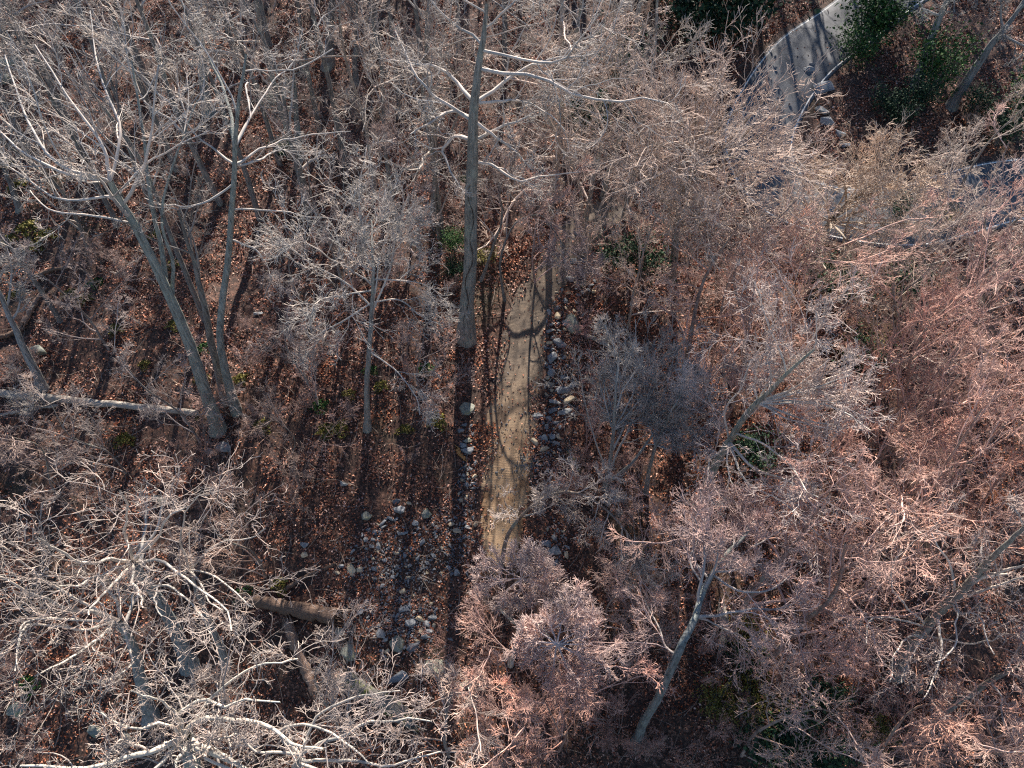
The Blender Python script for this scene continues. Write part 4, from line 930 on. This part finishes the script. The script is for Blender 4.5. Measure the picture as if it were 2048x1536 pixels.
# ------------------------------------------------------------------ evergreen shrubs and low green plants
def shrub_mesh(seed, m, h=2., w=1.4, n=1500, size=.13):
    rng = np.random.default_rng(seed)
    P = []; a = rng.uniform(0, 6.28, 9); 
    for k in range(9):
        P.append(smooth([[0, 0, -.1], [cos(a[k]) * w * .2, sin(a[k]) * w * .2, h * .4], [cos(a[k]) * w * .5, sin(a[k]) * w * .5, h * rng.uniform(.6, .95)]], 7))
    P = np.array(P); R = np.tile(np.linspace(.03, .01, 7), (9, 1))
    st = mesh('stem', *tubes(P, R, 4), BARK)
    cl = P[:, 3:].reshape(-1, 3); cl = np.vstack([cl, cl + rng.normal(size=cl.shape) * .2 * w])
    c = cl[rng.integers(len(cl), size=n)] + rng.normal(size=(n, 3)) * [.17 * w, .17 * w, .12 * h]
    c[:, 2] = np.clip(c[:, 2], .05, None)
    V, Q = leaf_quads(c, rng.uniform(.6, 1.3, n) * size, rng, .8, .3)
    return st, mesh('foliage', V, Q, m, False)
SH = {'e': [shrub_mesh(i, EV) for i in (1, 2)], 'b': [shrub_mesh(i, EVB, 2.6, 1.6, 2200) for i in (3, 4)], 'o': [shrub_mesh(i, OL, 1.2, 1.5, 1300, .11) for i in (5, 6)], 'r': [shrub_mesh(i, RU, 1.1, 1.3, 1300, .10) for i in (7, 8)]}
G = [
 (1722, 95, 2.2, 'b', 'bright green evergreen beside the white road edge line'),
 (1735, 45, 2.2, 'b', 'tall green evergreen at the top edge over the road'),
 (1700, 140, 1.3, 'b', 'lower green part-shaded shrub under the bright evergreen by the road'),
 (1755, 85, 1.6, 'e', 'dark evergreen right behind the bright one by the road'),
 (1765, 235, 1.3, 'e', 'dim evergreen in the clearing right of the roadside boulders'),
 (1850, 200, 1.7, 'b', 'green evergreen at the foot of the two-toned leaning trunk'),
 (1830, 225, 1.3, 'e', 'dark evergreen joined to the left of the green one in the clearing'),
 (1790, 255, 1.1, 'e', 'teal-green broadleaf shrub at the lower edge of the clearing'),
 (1940, 240, 1.2, 'e', 'dark shrub right of the clearing'),
 (2030, 255, 1.4, 'b', 'green shrub at the right edge near the top'),
 (1990, 290, 1.4, 'e', 'very dark shrub below the green one at the right edge'),
 (1680, 610, 1.6, 'e', 'dark evergreen in the bigger gap of the right thicket'),
 (1640, 590, 1.2, 'e', 'small dark evergreen at the left rim of the bigger gap'),
 (1800, 590, 1.2, 'e', 'dull evergreen at the right rim of the bigger gap'),
 (1705, 700, 1.3, 'o', 'olive evergreen in the narrow gap of the right thicket'),
 (1715, 740, 1.2, 'e', 'dark green evergreen low in the narrow gap'),
 (1900, 450, 1.1, 'o', 'olive shrub between the twigs below the sunlit road'),
 (1790, 440, 1.0, 'e', 'small evergreen at the road edge seen through pale twigs'),
 (1500, 930, 1.2, 'e', 'dark evergreen beneath the knot of white branches'),
 (1530, 1500, 1.4, 'e', 'blue-green holly-like bush at the bottom edge'),
 (1600, 1510, 1.5, 'e', 'dark green bush right beside the holly-like one at the bottom edge'),
 (1480, 1280, 1.0, 'o', 'olive-yellow bush beside the pale stump log'),
 (1490, 1320, .9, 'e', 'small green bush below the olive-yellow one'),
 (1500, 1410, 1.3, 'o', 'wide olive bush in the lower right thicket'),
 (1430, 1420, 1.0, 'o', 'greyish olive bush left of the wide olive one'),
 (1640, 1400, 1.0, 'e', 'dark bush under the frosty pink spray'),
 (1720, 1360, .9, 'r', 'orange-brown leafy bush left of the tan stone'),
 (1750, 1480, .9, 'o', 'yellow-brown bush at the bottom edge right'),
 (1850, 1450, .8, 'r', 'rusty leafy bush below the tan stone'),
 (1985, 1000, .8, 'r', 'rust-coloured bush at the right edge'),
 (910, 505, .75, 'b', 'ivy-like green growth left of the thick vine-marked trunk'),
 (912, 560, .7, 'e', 'lower dark green growth at the thick vine-marked trunk'),
 (965, 525, .8, 'o', 'olive growth right of the thick vine-marked trunk'),
 (575, 318, .9, 'e', 'small green shrub between trunks at the upper left'),
 (1285, 560, 1.4, 'e', 'dark shrub in the black gap above the pale many-stemmed tree'),
 (1225, 540, 1.2, 'e', 'dark shrub at the left of the black gap'),
 (1170, 270, 1.8, 'e', 'dark evergreen deep in the gap left of the three-stemmed tree'),
 (1240, 180, 2.0, 'e', 'shaded evergreen in the dark wood at the top'),
 (1420, 40, 3.4, 'e', 'dark evergreen left of the road at the top edge'),
 (1360, 20, 3.4, 'e', 'dark evergreen at the top edge among shaded crowns'),
 (1480, 60, 3.4, 'e', 'dark evergreen closest to the left road edge'),
 (1380, 90, 2.6, 'e', 'dark evergreen behind the tips of the three-stemmed tree'),
 (1445, 105, 2.4, 'e', 'dark evergreen between the three-stemmed tree tips and the road'),
]
for (u, v, s, kd, lab) in G:
    p = gp(u, v); sm, fm = SH[kd][g.integers(2)]
    r = obj('evergreen_shrub' if kd in 'eb' else 'leafy_shrub', None, None, p, label=lab, category='shrub'); r.scale = (s, s, s * g.uniform(.8, 1.1)); r.rotation_euler = (0, 0, g.uniform(0, 6.28))
    obj('stem', sm, r, col=DARK); obj('foliage', fm, r)
# low clumps of moss and fern
def clump_mesh(seed, m):
    rng = np.random.default_rng(seed); n = 260
    a = rng.uniform(0, 6.28, n); q = np.sqrt(rng.random(n)) * .5 * (1 + .35 * np.sin(3 * a + seed))
    c = np.stack([q * np.cos(a), q * np.sin(a) * .8, .16 * (1 - (q / .6) ** 2) + rng.random(n) * .05], 1)
    return mesh('moss_clump', *leaf_quads(c, rng.uniform(.07, .15, n), rng, .9, .3), m, False)
CM = [clump_mesh(i, OL) for i in (1, 2, 3)] + [clump_mesh(i, EVB) for i in (4,)]
for (u, v, s) in [(38, 372, 1.6), (62, 460, 2.0), (95, 470, 1.6), (70, 495, 1.4), (15, 330, 1.3), (30, 590, 1.0), (195, 568, 1.3), (140, 590, 1.1), (170, 600, 1.2), (232, 660, 1.0), (640, 814, 1.2), (650, 862, 1.2), (680, 858, 1.4), (250, 880, 1.3), (290, 730, .9), (410, 835, 1.1),
                  (528, 852, 1.1), (762, 772, 1.1), (742, 742, .9), (850, 740, 1.2), (876, 845, 1.3), (810, 860, 1.0), (405, 700, 1.3), (405, 755, 1.1), (490, 1188, 1.2), (560, 1170, 1.1), (60, 1372, 1.2), (315, 470, 1.1), (350, 530, 1.2), (480, 760, 1.1), (350, 650, 1.1), (20, 480, 1.2), (700, 790, .9), (1280, 1100, 1.0), (930, 360, 1.0)]:
    p = gp(u, v); o = obj('moss_clump', CM[g.integers(4)], None, p, label='low yellow-green clump of moss and fern among the brown leaves', category='moss', group='moss and fern clumps'); o.scale = (s, s, s); o.rotation_euler = (0, 0, g.uniform(0, 6.28))
